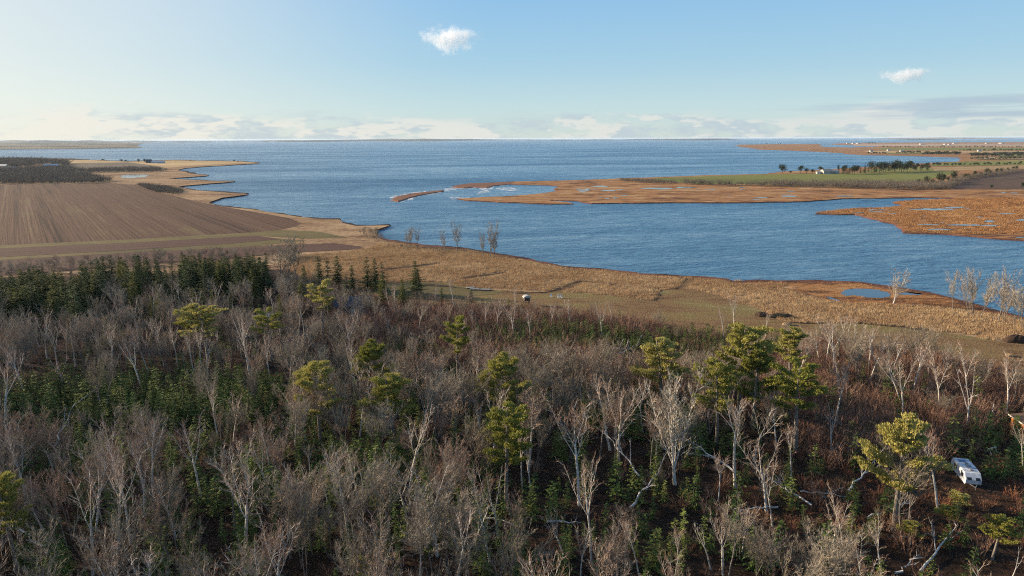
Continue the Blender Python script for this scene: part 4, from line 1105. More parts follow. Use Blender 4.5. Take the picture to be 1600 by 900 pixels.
# caravan: nose towards the camera, body runs away to the upper left
def caravan():
    a, c = G(1521, 764), G(1500, 738)
    ax = Vector((c.x - a.x, c.y - a.y)); rz = math.atan2(-ax.x, ax.y)
    t = thing('caravan', 'old white caravan with a stained roof parked in the brush at the right', 'caravan', G(1520, 762), rz)
    Ln, Wd, z0, z1 = 6.6, 2.3, .40, 2.25
    # side profile (y along, z up): sloping nose and tail
    prof = [(0.0, z0 + .25), (.25, z0), (Ln - .3, z0), (Ln, z0 + .5), (Ln - .12, z1 - .5), (Ln - .5, z1 - .04), (Ln * .5, z1 + .05), (.75, z1 - .06), (.22, z1 - .75), (-.02, z0 + .9)]
    n = len(prof); b = MB()
    b.add([(-Wd/2, y, z) for y, z in prof] + [(Wd/2, y, z) for y, z in prof], [tuple(range(n)), tuple(range(2*n-1, n-1, -1))] + [(i, i+n, (i+1) % n + n, (i+1) % n) for i in range(n)])
    o = b.build('body', M['caravan_white'], t); bv = o.modifiers.new('b', 'BEVEL'); bv.width = .035; bv.segments = 2
    # nose windows on the sloping front
    for x in (-.62, .62):
        b = MB(); b.add([(x-.33, -.045, z0+.85), (x+.33, -.045, z0+.85), (x+.33, .15, z1-.62), (x-.33, .15, z1-.62)], [(0, 1, 2, 3)])
        b.add([(x-.33, .06, z0+.85), (x+.33, .06, z0+.85), (x+.33, .2, z1-.62), (x-.33, .2, z1-.62)], [(3, 2, 1, 0)])
        b.build('window', M['dark_glass'], t)
    for s in (-1, 1):
        for y in (1.6, 4.6):
            b = MB(); b.box((s*(Wd/2+.012), y, 1.5), (.03, 1.1, .55)); w = b.build('window', M['dark_glass'], t)
            b = MB(); b.box((s*(Wd/2+.02), y, 1.80), (.04, 1.2, .05)); b.box((s*(Wd/2+.02), y, 1.20), (.04, 1.2, .05)); b.build('frame', M['grey_roof'], w)
        b = MB(); b.box((s*(Wd/2+.008), Ln*.5, 1.1), (.02, Ln*.9, .18)); b.build('stripe', M['stripe'], t)
        b = MB()
        b.tube([(s*(Wd/2-.05)-.1, Ln*.52, .34), (s*(Wd/2-.05)+.1, Ln*.52, .34)], [.34, .34], 14); wh = b.build('wheel', M['black_rubber'], t)
        b = MB(); b.tube([(s*(Wd/2-.05)-.12, Ln*.52, .34), (s*(Wd/2-.05)+.12, Ln*.52, .34)], [.18, .18], 10); b.build('hub', M['grey_roof'], wh)
    b = MB(); b.box((Wd/2+.014, 3.1, 1.3), (.03, .7, 1.6)); dr = b.build('door', M['pale_trim'], t)
    b = MB(); b.box((Wd/2+.05, 2.85, 1.5), (.05, .05, .15)); b.build('handle', M['roof_vent'], dr)
    for y, w, l in ((1.7, .5, .5), (3.0, .75, .6), (4.0, .45, .45)):
        b = MB(); b.box((0.1, y, z1+.09), (w, l, .14)); b.build('roof_vent', M['roof_vent'], t)
    for y in (1.15, 2.4, 3.6, 5.2):
        b = MB(); b.box((0, y, z1+.035), (Wd*.96, .05, .03)); b.build('roof_seam', M['roof_vent'], t)
    b = MB(); b.box((-.2, 4.9, z1+.07), (1.0, .9, .05)); b.box((.3, 2.3, z1+.065), (1.3, .35, .04)); b.build('roof_patch', M['blue_tarp'], t)
    b = MB(); b.tube([(-.6, .1, .6), (0, -1.1, .55)], [.04, .04], 6); b.tube([(.6, .1, .6), (0, -1.1, .55)], [.04, .04], 6); b.tube([(0, -1.0, 0), (0, -1.0, .8)], [.035, .035], 6); b.build('tow_bar', M['roof_vent'], t)
caravan()
# orange shed cut by the right edge
def orange_shed():
    p = G(1578, 668); q = G(1606, 688)
    ax = Vector((q.x - p.x, q.y - p.y)); rz = math.atan2(ax.y, ax.x)
    t = thing('cabin', 'orange-brown wooden cabin with a dark felt roof cut by the right edge', 'cabin', p, rz)
    L_, D, H_ = 7.5, 5.0, 2.5
    b = MB(); b.add([(0, 0, -.2), (L_, 0, -.2), (L_, D, -.2), (0, D, -.2), (0, 0, H_), (L_, 0, H_), (L_, D, H_+.9), (0, D, H_+.9)], [(0, 1, 5, 4), (1, 2, 6, 5), (2, 3, 7, 6), (3, 0, 4, 7)]); b.build('wall', M['orange_wood'], t)
    for i in range(15):
        b = MB(); b.box((.25 + i * .5, -.03, H_/2), (.06, .04, H_)); b.build('batten', M['orange_wood'], t)
    b = MB(); b.add([(-.4, -.4, H_-.06), (L_+.4, -.4, H_-.06), (L_+.4, D+.4, H_+.98), (-.4, D+.4, H_+.98), (-.4, -.4, H_+.08), (L_+.4, -.4, H_+.08), (L_+.4, D+.4, H_+1.12), (-.4, D+.4, H_+1.12)], [(3, 2, 1, 0), (4, 5, 6, 7), (1, 2, 6, 5), (2, 3, 7, 6), (3, 0, 4, 7), (0, 1, 5, 4)]); ro = b.build('roof', M['brown_felt'], t)
    b = MB(); b.box((L_/2, -.43, H_+.02), (L_+.86, .05, .2)); b.box((-.43, D/2, H_+.5), (.05, .2, .2)); b.build('fascia', M['pale_trim'], ro)
    b = MB(); b.box((2.6, -.05, 1.05), (.95, .06, 2.1)); dr = b.build('door', M['dark_wood'], t)
    b = MB(); b.box((2.95, -.11, 1.0), (.05, .06, .14)); b.build('handle', M['roof_vent'], dr)
    b = MB(); b.box((4.8, -.05, 1.4), (1.2, .06, .9)); w = b.build('window', M['dark_glass'], t)
    b = MB(); b.box((4.8, -.07, 1.9), (1.35, .08, .08)); b.box((4.8, -.07, .9), (1.35, .08, .08)); b.box((4.8, -.075, 1.4), (.06, .08, .9)); b.build('frame', M['pale_trim'], w)
orange_shed()
# post, trestle
b_, h_, ln_ = pole(1549, 656, 1551, 632)
t = thing('wooden_post', 'bare upright wooden post left of the orange cabin', 'post', b_)
b = MB(); b.tube([(0, 0, -.3), (.05, 0, h_)], [.13, .11], 8); b.build('shaft', MAT['dead_wood'], t)
b = MB(); b.box((0.05, 0, h_ + .02), (.3, .3, .05)); b.build('cap', M['grey_deck'], t)
t = thing('trestle', 'small broken wooden trestle on the ground below the post', 'trestle', G(1549, 708), .4)
for x in (-.8, .8):
    for s in (-1, 1):
        b = MB(); b.tube([(x, s * .6, 0), (x, 0, .95)], [.06, .06], 5); b.build('leg', M['pale_trim'], t)
b = MB(); b.box((0, 0, .98), (2.4, .14, .12)); b.build('beam', M['pale_trim'], t)
# shelter on stilts at the lawn edge
t = thing('lookout_hut', 'little raised lookout hut with a rounded white top at the lawn edge', 'hut', G(823, 477), .2)
for x in (-.85, .85):
    for y in (-.85, .85):
        b = MB(); b.box((x, y, .8), (.14, .14, 1.8)); b.build('leg', M['dark_wood'], t)
b = MB(); b.box((0, 0, 1.75), (2.0, 2.0, .12)); b.build('floor', M['dark_wood'], t)
b = MB(); b.box((0, 0, 2.3), (1.85, 1.85, .95)); cb = b.build('cabin', M['dark_wood'], t)
b = MB(); b.box((0, -.94, 2.45), (1.1, .05, .4)); b.build('window', M['dark_glass'], cb)
b = MB(); n = 9; vs = []
for y in (-1.25, 1.25):
    for i in range(n):
        a = math.pi * i / (n - 1); vs.append((-1.3 * math.cos(a), y, 2.75 + .75 * math.sin(a)))
b.add(vs, [(i, i+1, i+1+n, i+n) for i in range(n-1)] + [tuple(range(n)), tuple(range(2*n-1, n-1, -1)), (0, n, 2*n-1, n-1)]); b.build('canopy', M['canvas'], t)
b = MB()
for x in (-.25, .25): b.box((x, -1.5, .85), (.07, .07, 1.8))
for z in (.3, .7, 1.1, 1.5): b.box((0, -1.5, z), (.5, .06, .06))
b.build('ladder', M['dark_wood'], t)
# lawn chairs
for i, (x, y) in enumerate(((861, 464.6), (873, 465.8), (878, 466))):
    t = thing('lawn_chair', '%s white chair on the mown lawn right of the lookout hut' % ('left', 'middle', 'right')[i], 'chair', G(x, y), .3 * i)
    b = MB(); b.box((0, 0, .42), (.7, .65, .06)); b.build('seat', M['white_paint'], t)
    b = MB(); b.add([(-.35, .28, .42), (.35, .28, .42), (.35, .55, 1.15), (-.35, .55, 1.15), (-.35, .34, .42), (.35, .34, .42), (.35, .61, 1.15), (-.35, .61, 1.15)], [(0, 1, 2, 3), (7, 6, 5, 4), (0, 3, 7, 4), (1, 5, 6, 2), (3, 2, 6, 7)]); b.build('backrest', M['white_paint'], t)
    for sx in (-.32, .32):
        for sy in (-.28, .28):
            b = MB(); b.box((sx, sy, .21), (.07, .07, .42)); b.build('leg', M['white_paint'], t)
# dock sections on the lawn
for i, (x, y, w, rz, dz) in enumerate(((743, 453.0, 4.2, .1, 0), (757, 453.6, 4.6, -.18, 0), (735, 450.6, 3.4, .35, 0))):
    t = thing('dock_section', ('grey dock section nearest the small spruce on the green lawn', 'longest grey dock section lying on the green lawn', 'short tilted dock section behind the other two')[i], 'dock section', G(x, y), rz)
    n = 8
    for k in range(n):
        b = MB(); b.box((-w/2 + w * (k + .5) / n, 0, .42), (w / n * .86, 1.9, .06)); b.build('plank', M['grey_deck'], t)
    for s in (-.8, .8):
        b = MB(); b.box((0, s, .2), (w, .12, .36)); b.build('beam', M['dark_wood'], t)
# heaps
def heap(name, label, cat, loc, rx, ry, h, mat, seed, n=240, tw=.05):
    r = random.Random(seed); t = thing(name, label, cat, loc)
    b = MB(); nn = 14; rings = [(1.0, 0), (.86, .45), (.55, .82), (.2, 1.0)]; vs = []
    for k, (q, z) in enumerate(rings):
        for i in range(nn):
            a = 2 * math.pi * i / nn; e = r.uniform(.85, 1.12); vs.append((rx * q * e * math.cos(a), ry * q * e * math.sin(a), h * z * r.uniform(.85, 1.1) - (.15 if k == 0 else 0)))
    fs = [(k*nn+i, k*nn+(i+1) % nn, (k+1)*nn+(i+1) % nn, (k+1)*nn+i) for k in range(3) for i in range(nn)] + [tuple(range(3*nn, 4*nn))]
    b.add(vs, fs); b.build('mound', mat, t)
    b = MB()
    for i in range(n):
        a = r.uniform(0, 6.28); q = math.sqrt(r.random()); p = Vector((rx*q*math.cos(a), ry*q*math.sin(a), h*(1-q*q)*.9))
        d = (Vector((math.cos(a), math.sin(a), .5)) * .5 + rvec(r)).normalized(); d.z = abs(d.z) * .7
        twig(b, r, p, d, r.uniform(.4, 1.2), tw)
    b.build('loose_stalks', mat, t); return t
heap('brush_heap', 'rusty brown brush heap at the right end of the mown lawn', 'brush heap', G(1191, 494), 2.3, 1.6, 1.3, MAT['ground_brush'], 1)
heap('brush_heap', 'dark brush heap at the lawn edge near the right border', 'brush heap', G(1588, 534), 3.4, 2.0, 2.0, MAT['ground_brush'], 2)
heap('brush_heap', 'low dark log heap behind the bare birch left of the small dark pine', 'brush heap', G(1218, 496), 4.6, 1.4, 1.3, MAT['ground_brush'], 3)
heap('straw_mound', 'small straw-coloured mound on the lawn near the right border', 'straw mound', G(1577, 557), 1.1, .9, .8, M['straw'], 4, 90)
heap('straw_mound', 'pale straw mound above the small dark pine', 'straw mound', G(1229, 508), 1.4, 1.1, 1.0, M['straw'], 5, 90)
# fallen trunks
def fallen(px0, px1, label, rad=.16, limbs=4, seed=0, mat='dead_wood', z1=.6):
    a, c = G(*px0), G(*px1); r = random.Random(seed)
    t = thing('fallen_tree', label, 'fallen tree', a)
    d = c - a; pts = [Vector((0, 0, .25))]
    n = 8
    for i in range(1, n + 1): pts.append(d * i / n + Vector((r.gauss(0, .2), r.gauss(0, .2), .25 + z1 * (i / n) * 1.2 + abs(r.gauss(0, .1)))))
    b = MB(); b.tube(pts, [rad * (1.15 - i / n) + .02 for i in range(n + 1)], 7); b.build('trunk', MAT[mat], t, smooth=True)
    for k in range(limbs):
        p, dd = lerp_pts(pts, .35 + .6 * (k + r.random()) / limbs)
        q = (dd + rvec(r) * .8 + Vector((0, 0, .4))).normalized(); lp = grow(r, p, q, d.length * r.uniform(.18, .4), 4, .15, 0)
        b = MB(); b.tube(lp, [rad * .45, rad * .36, rad * .27, rad * .18, .015], 5)
        for e in range(14):
            s, sdv = lerp_pts(lp, r.uniform(.2, 1)); twig(b, r, s, (sdv + rvec(r) * .6).normalized(), r.uniform(.5, 1.4), .022)
        b.build('branch', MAT[mat], t)
    return t
fallen((1437, 896), (1496, 829), 'long forked white trunk lying in the dark clearing at the bottom right', .15, 3, 1)
fallen((1398, 898), (1440, 880), 'short white limb on the ground below the long forked white trunk', .12, 2, 2)
fallen((1355, 812), (1420, 793), 'arched pale fallen trunk left of the fork-trunked pine', .13, 5, 3)
fallen((1268, 792), (1200, 756), 'fallen birch with fanned limbs at the left of the right clearing', .14, 7, 4)
fallen((1325, 770), (1370, 735), 'broken grey trunk propped in the right clearing', .14, 6, 5, z1=1.4)
fallen((985, 795), (1032, 752), 'broken pale trunk propped up in the central dark clearing', .16, 3, 6, z1=1.6)
fallen((1010, 760), (940, 700), 'grey fallen tree leaning left of the central dark clearing', .14, 6, 7, z1=3.0)
fallen((1150, 742), (1062, 702), 'toppled grey tree with a fan of branches right of the central clearing', .15, 8, 8, z1=2.2)
fallen((855, 818), (910, 826), 'bluish white trunk lying left of the central clearing', .14, 2, 9)
fallen((1215, 795), (1150, 806), 'bleached trunk on the ground at the lower right of the central clearing', .12, 3, 10)
fallen((1250, 770), (1320, 784), 'thin long fallen stem crossing the right clearing', .10, 2, 11)
fallen((720, 800), (800, 830), 'pale fallen trunk in the gap of the near middle wood', .14, 4, 12)
fallen((75, 868), (0, 822), 'thick pale leaning trunk at the lower left edge', .18, 3, 13, z1=2.5)
fallen((85, 700), (120, 650), 'white fallen stem slanting in the left wood', .13, 2, 14, z1=2.0)
fallen((930, 546), (985, 552), 'pale fallen trunks in the dark strip behind the spire-topped pine', .16, 4, 15)
fallen((965, 556), (1000, 543), 'second pale log crossing the dark strip behind the spire-topped pine', .15, 2, 16)
fallen((1305, 705), (1340, 688), 'small white stick pile in the red brush', .1, 3, 17)
fallen((1455, 838), (1390, 850), 'dark grey slash of branches under the fork-trunked pine', .11, 8, 18, 'grey_bark')

# --- farms on the left headland
def barn(px, py, wpx, name, label, cat, wall, roof, asp=.5, hm=4.0, rh=2.0, rz=0.0, wins=2, chim=False, group=None, z=0.0):
    g = G(px, py, z); w = wpx / FPX * g.length
    return gable_house(name, label, cat, g, rz, w, w * asp, hm, rh, wall, roof, wins, chim, group)
barn(81, 262.0, 18, 'barn', 'long barn with a pale blue metal roof behind the left scrub', 'barn', M['tan_paint'], M['blue_metal'], .35, 4.5, 3, .1, 3)
barn(5, 263.0, 12, 'barn', 'tan barn at the left edge behind the scrub', 'barn', M['tan_paint'], M['pale_trim'], .5, 5, 3, -.1)
barn(22, 266, 7, 'house', 'small white house near the left edge among scrub', 'house', M['white_paint'], M['grey_roof'], .7, 4, 2.5, .3)
for i, (x, y) in enumerate(((14, 266.8), (30, 265.8), (36, 263.6))):
    g = G(x, y)
    t = thing('parked_van', ('leftmost white van in the farmyard at the left edge', 'middle white van in the farmyard at the left edge', 'rightmost pale van in the farmyard at the left edge')[i], 'van', g, .5 * i)
    b = MB(); b.box((0, 0, 1.3), (5.2, 2.0, 1.5)); b.box((-2.9, 0, .95), (.9, 1.9, .8)); b.build('body', M['white_paint'], t)
    b = MB(); b.box((-2.55, 0, 1.65), (.3, 1.7, .6)); b.build('windscreen', M['dark_glass'], t)
    for sx in (-1.8, 1.7):
        for sy in (-1, 1):
            b = MB(); b.tube([(sx, sy*.85, .35), (sx, sy*1.02, .35)], [.36, .36], 10); b.build('wheel', M['black_rubber'], t)
barn(233, 254.6, 7, 'house', 'dark blue-roofed house on the left headland above the bay', 'house', M['blue_grey_siding'], M['blue_roof'], .6, 5, 3.5, .2, 3, True)
barn(242, 254.8, 7, 'barn', 'left blue-grey shed beside the headland house', 'barn', M['blue_metal'], M['blue_metal'], .6, 3.5, 2, 0)
barn(252, 255.2, 9, 'barn', 'right blue-grey shed beside the headland house', 'barn', M['blue_metal'], M['blue_metal'], .5, 3.5, 2, .1)
# right peninsula house
PZ0 = PZ
barn(1291, 271.5, 15, 'house', 'white house with a pinkish roof between dark trees on the peninsula', 'house', M['far_paint'], M['tan_paint'], .55, 4.2, 3, .25, 3, True, z=PZ)
barn(1304, 271.0, 10, 'house', 'pale wing with a low roof just right of the peninsula house', 'house', M['far_paint'], M['far_paint'], .6, 3.2, 2, .1, 2, z=PZ)
barn(1279, 271.6, 6, 'shed', 'small white shed left of the peninsula house', 'shed', M['far_paint'], M['grey_roof'], .8, 2.5, 1.2, 0, 1, z=PZ)
for i, (x, y, w, lb) in enumerate(((1325, 224.6, 4, 'tiny white house, leftmost on the far right shore'), (1334, 224.6, 5, 'white house in the middle of the far left farm group'), (1341, 224.6, 6, 'broad white barn at the right of the far left farm group'), (1441, 225.8, 7, 'wide pinkish farmhouse in the far fields'),
         (1478, 226.0, 6, 'white barn in the far pink fields'), (1483, 226.8, 4, 'tiny white hut beside the barn in the far pink fields'), (1492, 224.6, 5, 'white house on the far shore skyline above the pink fields'), (1542, 224.4, 4, 'small white house on the far right skyline'), (1565, 224.4, 7, 'long white farmhouse on the far right skyline'), (1530, 236.9, 4, 'white hut by the far hedge at the right'), (1361, 237.4, 4, 'white hut above the red low cliff'), (1388, 236, 4, 'pale hut in the far green field'), (1409, 237.4, 5, 'white shed beside the far dark hedge'))):
    barn(x, y, w, 'house' if w < 6 else 'barn', lb, 'house' if w < 6 else 'barn', M['far_paint'], M['far_paint'], .6, 4.5, 3, .2 * (i % 3), 2, z=PZ)

# ================================================================== FAR TREES
def round_tree(seed, h=12.0, w=9.0, n=700, sz=.75):
    r = random.Random(seed); T, C = MB(), MB()
    T.tube([(0, 0, -.4), (.1, 0, h * .5), (0, 0, h * .8)], [.3, .22, .08], 6)
    for k in range(5): 
        a = k * 1.3; T.tube([(0, 0, h * .3), (math.cos(a) * w * .3, math.sin(a) * w * .3, h * .65)], [.15, .04], 4)
    cs = [(Vector((r.gauss(0, w * .2), r.gauss(0, w * .2), h * r.uniform(.35, .8))), w * r.uniform(.18, .3)) for _ in range(11)]
    for i in range(n):
        c, R_ = cs[i % 11]; d = rvec(r); p = c + d * R_ * r.uniform(.6, 1.05)
        q = (d + rvec(r) * .7).normalized(); s = q.cross(rvec(r)).normalized() * sz * .45
        C.tri(p - s, p + s, p + q * sz * r.uniform(.6, 1.2))
    return T, C
LIB['round'] = lib('round', lambda i: round_tree(900 + i, 12, [9, 7, 10][i]), (MAT['dark_bark'], MAT['far_dark_leaf']), 3)
TREE_SRC['round'] = ('round_tree', 'tree'); STDH['round'] = 12.0
def far_tree(kind, x, ybase, hpx, label, group=None, wide=1.0, z=PZ):
    g = G(x, ybase, z); h = hpx / FPX * g.length
    return plant(kind, g, h, label, group=group, wide=wide)
far_tree('round', 1222, 270.6, 14.5, 'broad round dark tree, leftmost on the right peninsula by the bay', wide=1.35, var=None) if False else far_tree('round', 1222, 270.6, 14.5, 'broad round dark tree, leftmost on the right peninsula by the bay', wide=1.35)
for x, y, h, lb, w in ((1251, 270.8, 12.5, 'dark round tree second from the left on the peninsula shore', 1.1), (1260, 270.8, 8, 'low tree between the second and third round trees of the peninsula', 1.2), (1269, 271, 7, 'small bush-like tree left of the third round tree of the peninsula', 1.2), (1282, 271.2, 11.5, 'dark pointed-round tree just left of the peninsula house', 1.0), (1235, 270.8, 4, 'low bush right of the leftmost round peninsula tree', 1.6), (1309, 270, 13, 'thin bare-looking tree beside the peninsula house', .4)):
    far_tree('round', x, y, h, lb, wide=w)
r = random.Random(77)
for i in range(34):
    x = 1314 + 138 * (i + r.random()) / 34; yb = 272.6 - (x - 1314) * .045 + r.uniform(-.8, .8); hp = r.uniform(11, 17) * (1 if x < 1425 else .7)
    far_tree('round' if r.random() < .7 else 'spruce', x, yb, hp, 'dark tree in the dense shelterbelt right of the peninsula house', 'shelterbelt trees by the peninsula house', wide=1.0)
for i, (x, y, h) in enumerate([(1436, 290, 10), (1447, 289.5, 13), (1466, 288, 17), (1473, 287.5, 15), (1456, 289, 9), (1490, 284, 16), (1481, 286, 10), (1507, 281, 9), (1512, 279.5, 8), (1522, 277.5, 10), (1541, 275, 11), (1547, 274.5, 8), (1557, 272.5, 9), (1564, 271.5, 8), (1574, 269.5, 7), (1583, 267.5, 7), (1588, 267, 7), (1532, 276, 7), (1597, 296, 10), (1549, 296, 7)]):
    far_tree('round', x, y, h, 'dark hedgerow tree between the green crop and the ploughed field on the peninsula', 'hedgerow trees of the peninsula field', wide=.8)
for i in range(26):
    x = 1448 + 150 * (i + r.random()) / 26; far_tree('round', x, 259.6 - (x - 1448) * .012, r.uniform(3, 5.5), 'small dark tree in the thin row behind the stubble strip', 'row of small trees behind the stubble strip', wide=1.3)
for (x0, x1, y, hp, n) in ((1440, 1500, 242, 5, 26), (1515, 1560, 244.5, 5, 20), (1515, 1600, 249, 3.5, 28), (1355, 1385, 240.5, 3, 12), (1400, 1440, 239.5, 3.4, 16), (1380, 1600, 230.6, 2.4, 44), (1500, 1600, 236, 3.2, 26), (1352, 1368, 224.4, 2, 7), (1190, 1220, 225.6, 1.6, 8), (1560, 1600, 245, 6, 12), (1265, 1282, 235.6, 1.8, 5), (1290, 1345, 236.8, 1.6, 9)):
    for i in range(n):
        x = x0 + (x1 - x0) * (i + r.random()) / n
        far_tree('round', x, y + r.uniform(-.3, .3), hp * r.uniform(.6, 1.2), 'tiny dark tree in the far hedges across the inlet on the right', 'far hedge trees across the inlet', wide=1.5)
# left
for x, y, h, lb, w in ((161, 250.9, 2.2, 'low dark tree clump on the left headland skyline', 3), (190, 252.5, 3.6, 'left part of the dark grove on the left headland', 2), (197, 252.7, 3.2, 'right part of the dark grove on the left headland', 2), (217, 254.6, 6, 'left of two upright trees by the headland house', .9), (226, 254.6, 6.6, 'right of two upright trees by the headland house', .9), (298, 252, 2.2, 'lone dark bush on the point of the left headland', 1.4), (366, 253.2, 3.4, 'dark tree at the far tip of the left headland', 1.2), (372, 253.4, 2, 'low bush right of the tree at the headland tip', 1.6)):
    far_tree('round', x, y, h, lb, wide=w, z=0)

for i, (x, y, h, lb, z) in enumerate([(60, 280, 9, 'dark leafless tree standing in the left scrub belt', 0), (1250, 290.5, 6, 'dark leafless tree in the left half of the peninsula hedge', PZ), (1390, 291, 6, 'dark leafless tree in the right half of the peninsula hedge', PZ)]):
    far_tree('scrub', x, y, h, lb, z=z)
# masses of leafless scrub that read as one
def mass(name, px_poly, step_m, kinds, h0, h1, z, wide=1.3, seed=1):
    r = random.Random(seed); xs = [p[0] for p in px_poly]; ys = [p[1] for p in px_poly]; pts = []
    src_objs = []
    for k in kinds: src_objs += src(k)
    A = GP(px_poly, z); x0, x1 = min(a.x for a in A), max(a.x for a in A); y0, y1 = min(a.y for a in A), max(a.y for a in A)
    y = y0
    while y < y1:
        x = x0
        while x < x1:
            X, Y = x + r.uniform(-.5, .5) * step_m, y + r.uniform(-.5, .5) * step_m; x += step_m
            px, py = P((X, Y, z))
            if not inpoly(px, py, px_poly): continue
            h = r.uniform(h0, h1); pts.append((X, Y, z, r.uniform(0, 6.28), h / 11 * wide, h / 11, r.randrange(len(src_objs))))
        y += step_m
    if pts: stuff(name, pts, src_objs)
    return len(pts)
c = 0
c += mass('leafless_scrub', [(-60, 284), (-60, 268), (60, 266), (100, 271), (145, 276), (172, 284), (150, 286.5), (0, 288)], 7.5, ['scrub'], 4, 9, 0, 1.6, 1)
c += mass('leafless_scrub', [(-60, 262), (-60, 251), (60, 251), (110, 256.5), (106, 260), (60, 258), (45, 262)], 17, ['scrub'], 8, 13, 0, 2.2, 2)
c += mass('leafless_scrub', [(40, 267), (50, 262), (110, 262), (120, 266), (240, 264.5), (262, 267.2), (240, 269), (100, 270.5)], 12, ['scrub'], 5, 8, 0, 2.0, 3)
c += mass('leafless_scrub', [(215, 290.5), (222, 289), (250, 292), (284, 298), (288, 302), (270, 304), (240, 300)], 4.2, ['scrub'], 2.5, 4.5, 0, 1.6, 4)
c += mass('leafless_scrub', [(1180, 290), (1217, 287.5), (1300, 288), (1430, 287), (1480, 289), (1488, 296), (1400, 296.5), (1250, 293), (1060, 288), (1062, 286)], 6.0, ['scrub'], 2.5, 7.5, PZ, 1.6, 5)
c += mass('leafless_scrub', [(1480, 289), (1500, 279), (1560, 271), (1590, 267), (1592, 268.5), (1510, 281), (1490, 294)], 7, ['scrub'], 4, 7, PZ, 1.8, 6)
c += mass('leafless_scrub', [(965, 283), (975, 280.5), (1014, 282), (1060, 285), (1055, 288), (1000, 286.6)], 5, ['scrub'], 2, 4, PZ, 1.6, 7)
c += mass('leafless_scrub', [(-40, 432), (0, 421), (150, 412), (330, 401), (470, 396), (470, 408), (300, 412), (130, 424), (-40, 445)], 3.6, ['bare', 'rust'], 2.5, 5.5, 0, 1.4, 8)
c += mass('leafless_scrub', [(560, 360), (588, 360), (596, 374), (606, 380), (590, 378), (565, 372)], 3.0, ['bare'], 1.5, 3.5, 0, 1.3, 9)
c += mass('leafless_scrub', [(608, 385), (640, 387), (660, 389), (700, 394), (700, 397), (640, 392), (606, 389)], 3.0, ['bare'], 1.2, 2.6, 0, 1.5, 10)
print('scrub', c)
# marsh tussocks of the peninsula: coarse clumps, near part only
tus = patch_objs('marsh_tussock', lambda i: tuft(850 + i, .9, 1.6, 26, .13), MAT['marsh_tuft'], 3, [(1450, 345), (1500, 335), (1550, 360)])
mt = []; r = random.Random(61)
pen_px = [p for p in penin if p[1] > 283]
Y = 400.0
while Y < 640:
    X = -60.0
    while X < 620:
        x, y = X + r.uniform(-1, 1), Y + r.uniform(-1, 1); X += 2.6
        px, py = P((x, y, PZ))
        if 1270 < px < 1640 and 300 < py < 372.5 and inpoly(px, py, penin):
            if any(((px - a) / (w / 2 * 1.1)) ** 2 + ((py - b) / (h / 2 * 1.15)) ** 2 < 1 for a, b, w, h in pools): continue
            s = r.uniform(.6, 1.3); mt.append((x, y, PZ, r.uniform(0, 6.28), s, s * r.uniform(.5, 1), r.randrange(3)))
    Y += 2.6
Y = 190.0
band_px = [(1165, 443), (1240, 441), (1330, 441), (1400, 451), (1470, 463), (1540, 484), (1600, 499), (1600, 507), (1540, 492), (1480, 481), (1400, 476), (1320, 474), (1270, 466), (1220, 452)]
while Y < 300:
    X = 60.0
    while X < 260:
        x, y = X + r.uniform(-.6, .6), Y + r.uniform(-.6, .6); X += 1.5
        px, py = P((x, y, 0))
        if inpoly(px, py, band_px) and not any(inpoly(px, py, w_) for w_ in ponds) and r.random() < .75:
            s = r.uniform(.3, .65); mt.append((x, y, 0, r.uniform(0, 6.28), s, s * r.uniform(.7, 1.3), r.randrange(3)))
    Y += 1.5
stuff('marsh_tussock', mt, tus); print('tussocks', len(mt))

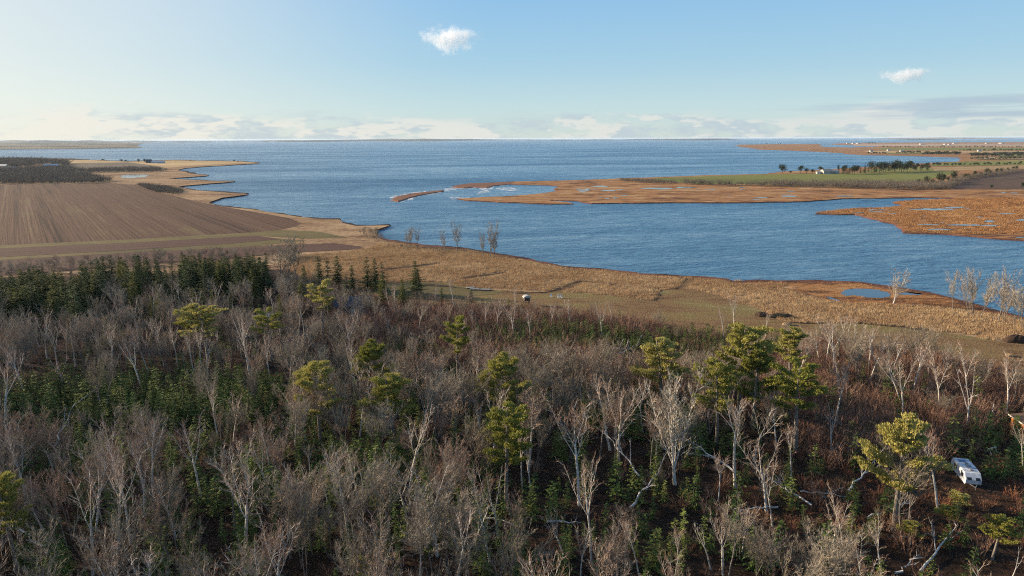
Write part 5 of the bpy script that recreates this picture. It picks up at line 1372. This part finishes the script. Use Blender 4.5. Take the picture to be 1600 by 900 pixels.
# ================================================================== CLOUDS AND HAZE
def cloud(name, label, px, py, dist, w, h, seed, dens):
    d = ray(px, py).normalized(); c = Vector((0, 0, CAM_H)) + d * dist
    r = random.Random(seed)
    t = MB(); 
    bm = bmesh.new(); bmesh.ops.create_icosphere(bm, subdivisions=3, radius=1.0)
    for v in bm.verts: v.co = Vector((v.co.x * w / 2, v.co.y * w / 3, v.co.z * h / 2))
    me = bpy.data.meshes.new(name); bm.to_mesh(me); bm.free()
    m = bpy.data.materials.new(name); m.use_nodes = True; q = m.node_tree
    for n in list(q.nodes): q.nodes.remove(n)
    o_ = q.nodes.new('ShaderNodeOutputMaterial'); v = q.nodes.new('ShaderNodeVolumePrincipled'); q.links.new(v.outputs[0], o_.inputs['Volume'])
    v.inputs['Color'].default_value = (1, 1, 1, 1); v.inputs['Anisotropy'].default_value = .2
    tcn = q.nodes.new('ShaderNodeTexCoord'); nz = noise(q, 3.4 / w * 2, 6, tcn.outputs['Object'], .62, .4)
    sc_ = q.nodes.new('ShaderNodeMapping'); sc_.inputs['Scale'].default_value = (2 / w, 3 / w, 2 / h); q.links.new(tcn.outputs['Object'], sc_.inputs[0])
    ln = q.nodes.new('ShaderNodeVectorMath'); ln.operation = 'LENGTH'; q.links.new(sc_.outputs[0], ln.inputs[0])
    fall = nmath(q, 'SUBTRACT', 1.0, ln.outputs['Value'])
    dn = nmath(q, 'MULTIPLY', ramp_f(q, nmath(q, 'MULTIPLY_ADD', fall, .42, nz), .60, .84), dens)
    q.links.new(dn, v.inputs['Density'])
    me.materials.append(m)
    ob = link(bpy.data.objects.new(name, me)); ob.location = c; ob.rotation_euler = (0, 0, math.atan2(d.y, d.x) - math.pi / 2)
    tag(ob, label, 'cloud')
if True:
    cloud('cloud', 'small white puffy cloud high in the sky left of centre', 702, 61, 9000, 860, 400, 1, .0050)
    cloud('cloud', 'small oval cloud with a grey underside in the right sky', 1414, 118, 9000, 620, 210, 2, .0070)
hm = bpy.data.meshes.new('haze')
b = MB(); b.box((0, 28500, 28.0), (124000, 65000, 63.0)); hm = b.mesh('haze', [])
m = bpy.data.materials.new('haze'); m.use_nodes = True
for n in list(m.node_tree.nodes): m.node_tree.nodes.remove(n)
o_ = m.node_tree.nodes.new('ShaderNodeOutputMaterial'); v = m.node_tree.nodes.new('ShaderNodeVolumePrincipled'); m.node_tree.links.new(v.outputs[0], o_.inputs['Volume'])
v.inputs['Density'].default_value = 2.1e-5; v.inputs['Color'].default_value = (.72, .86, 1.0, 1); v.inputs['Anisotropy'].default_value = .1
hm.materials.append(m)
hz_o = link(bpy.data.objects.new('haze', hm)); hz_o['kind'] = 'stuff'
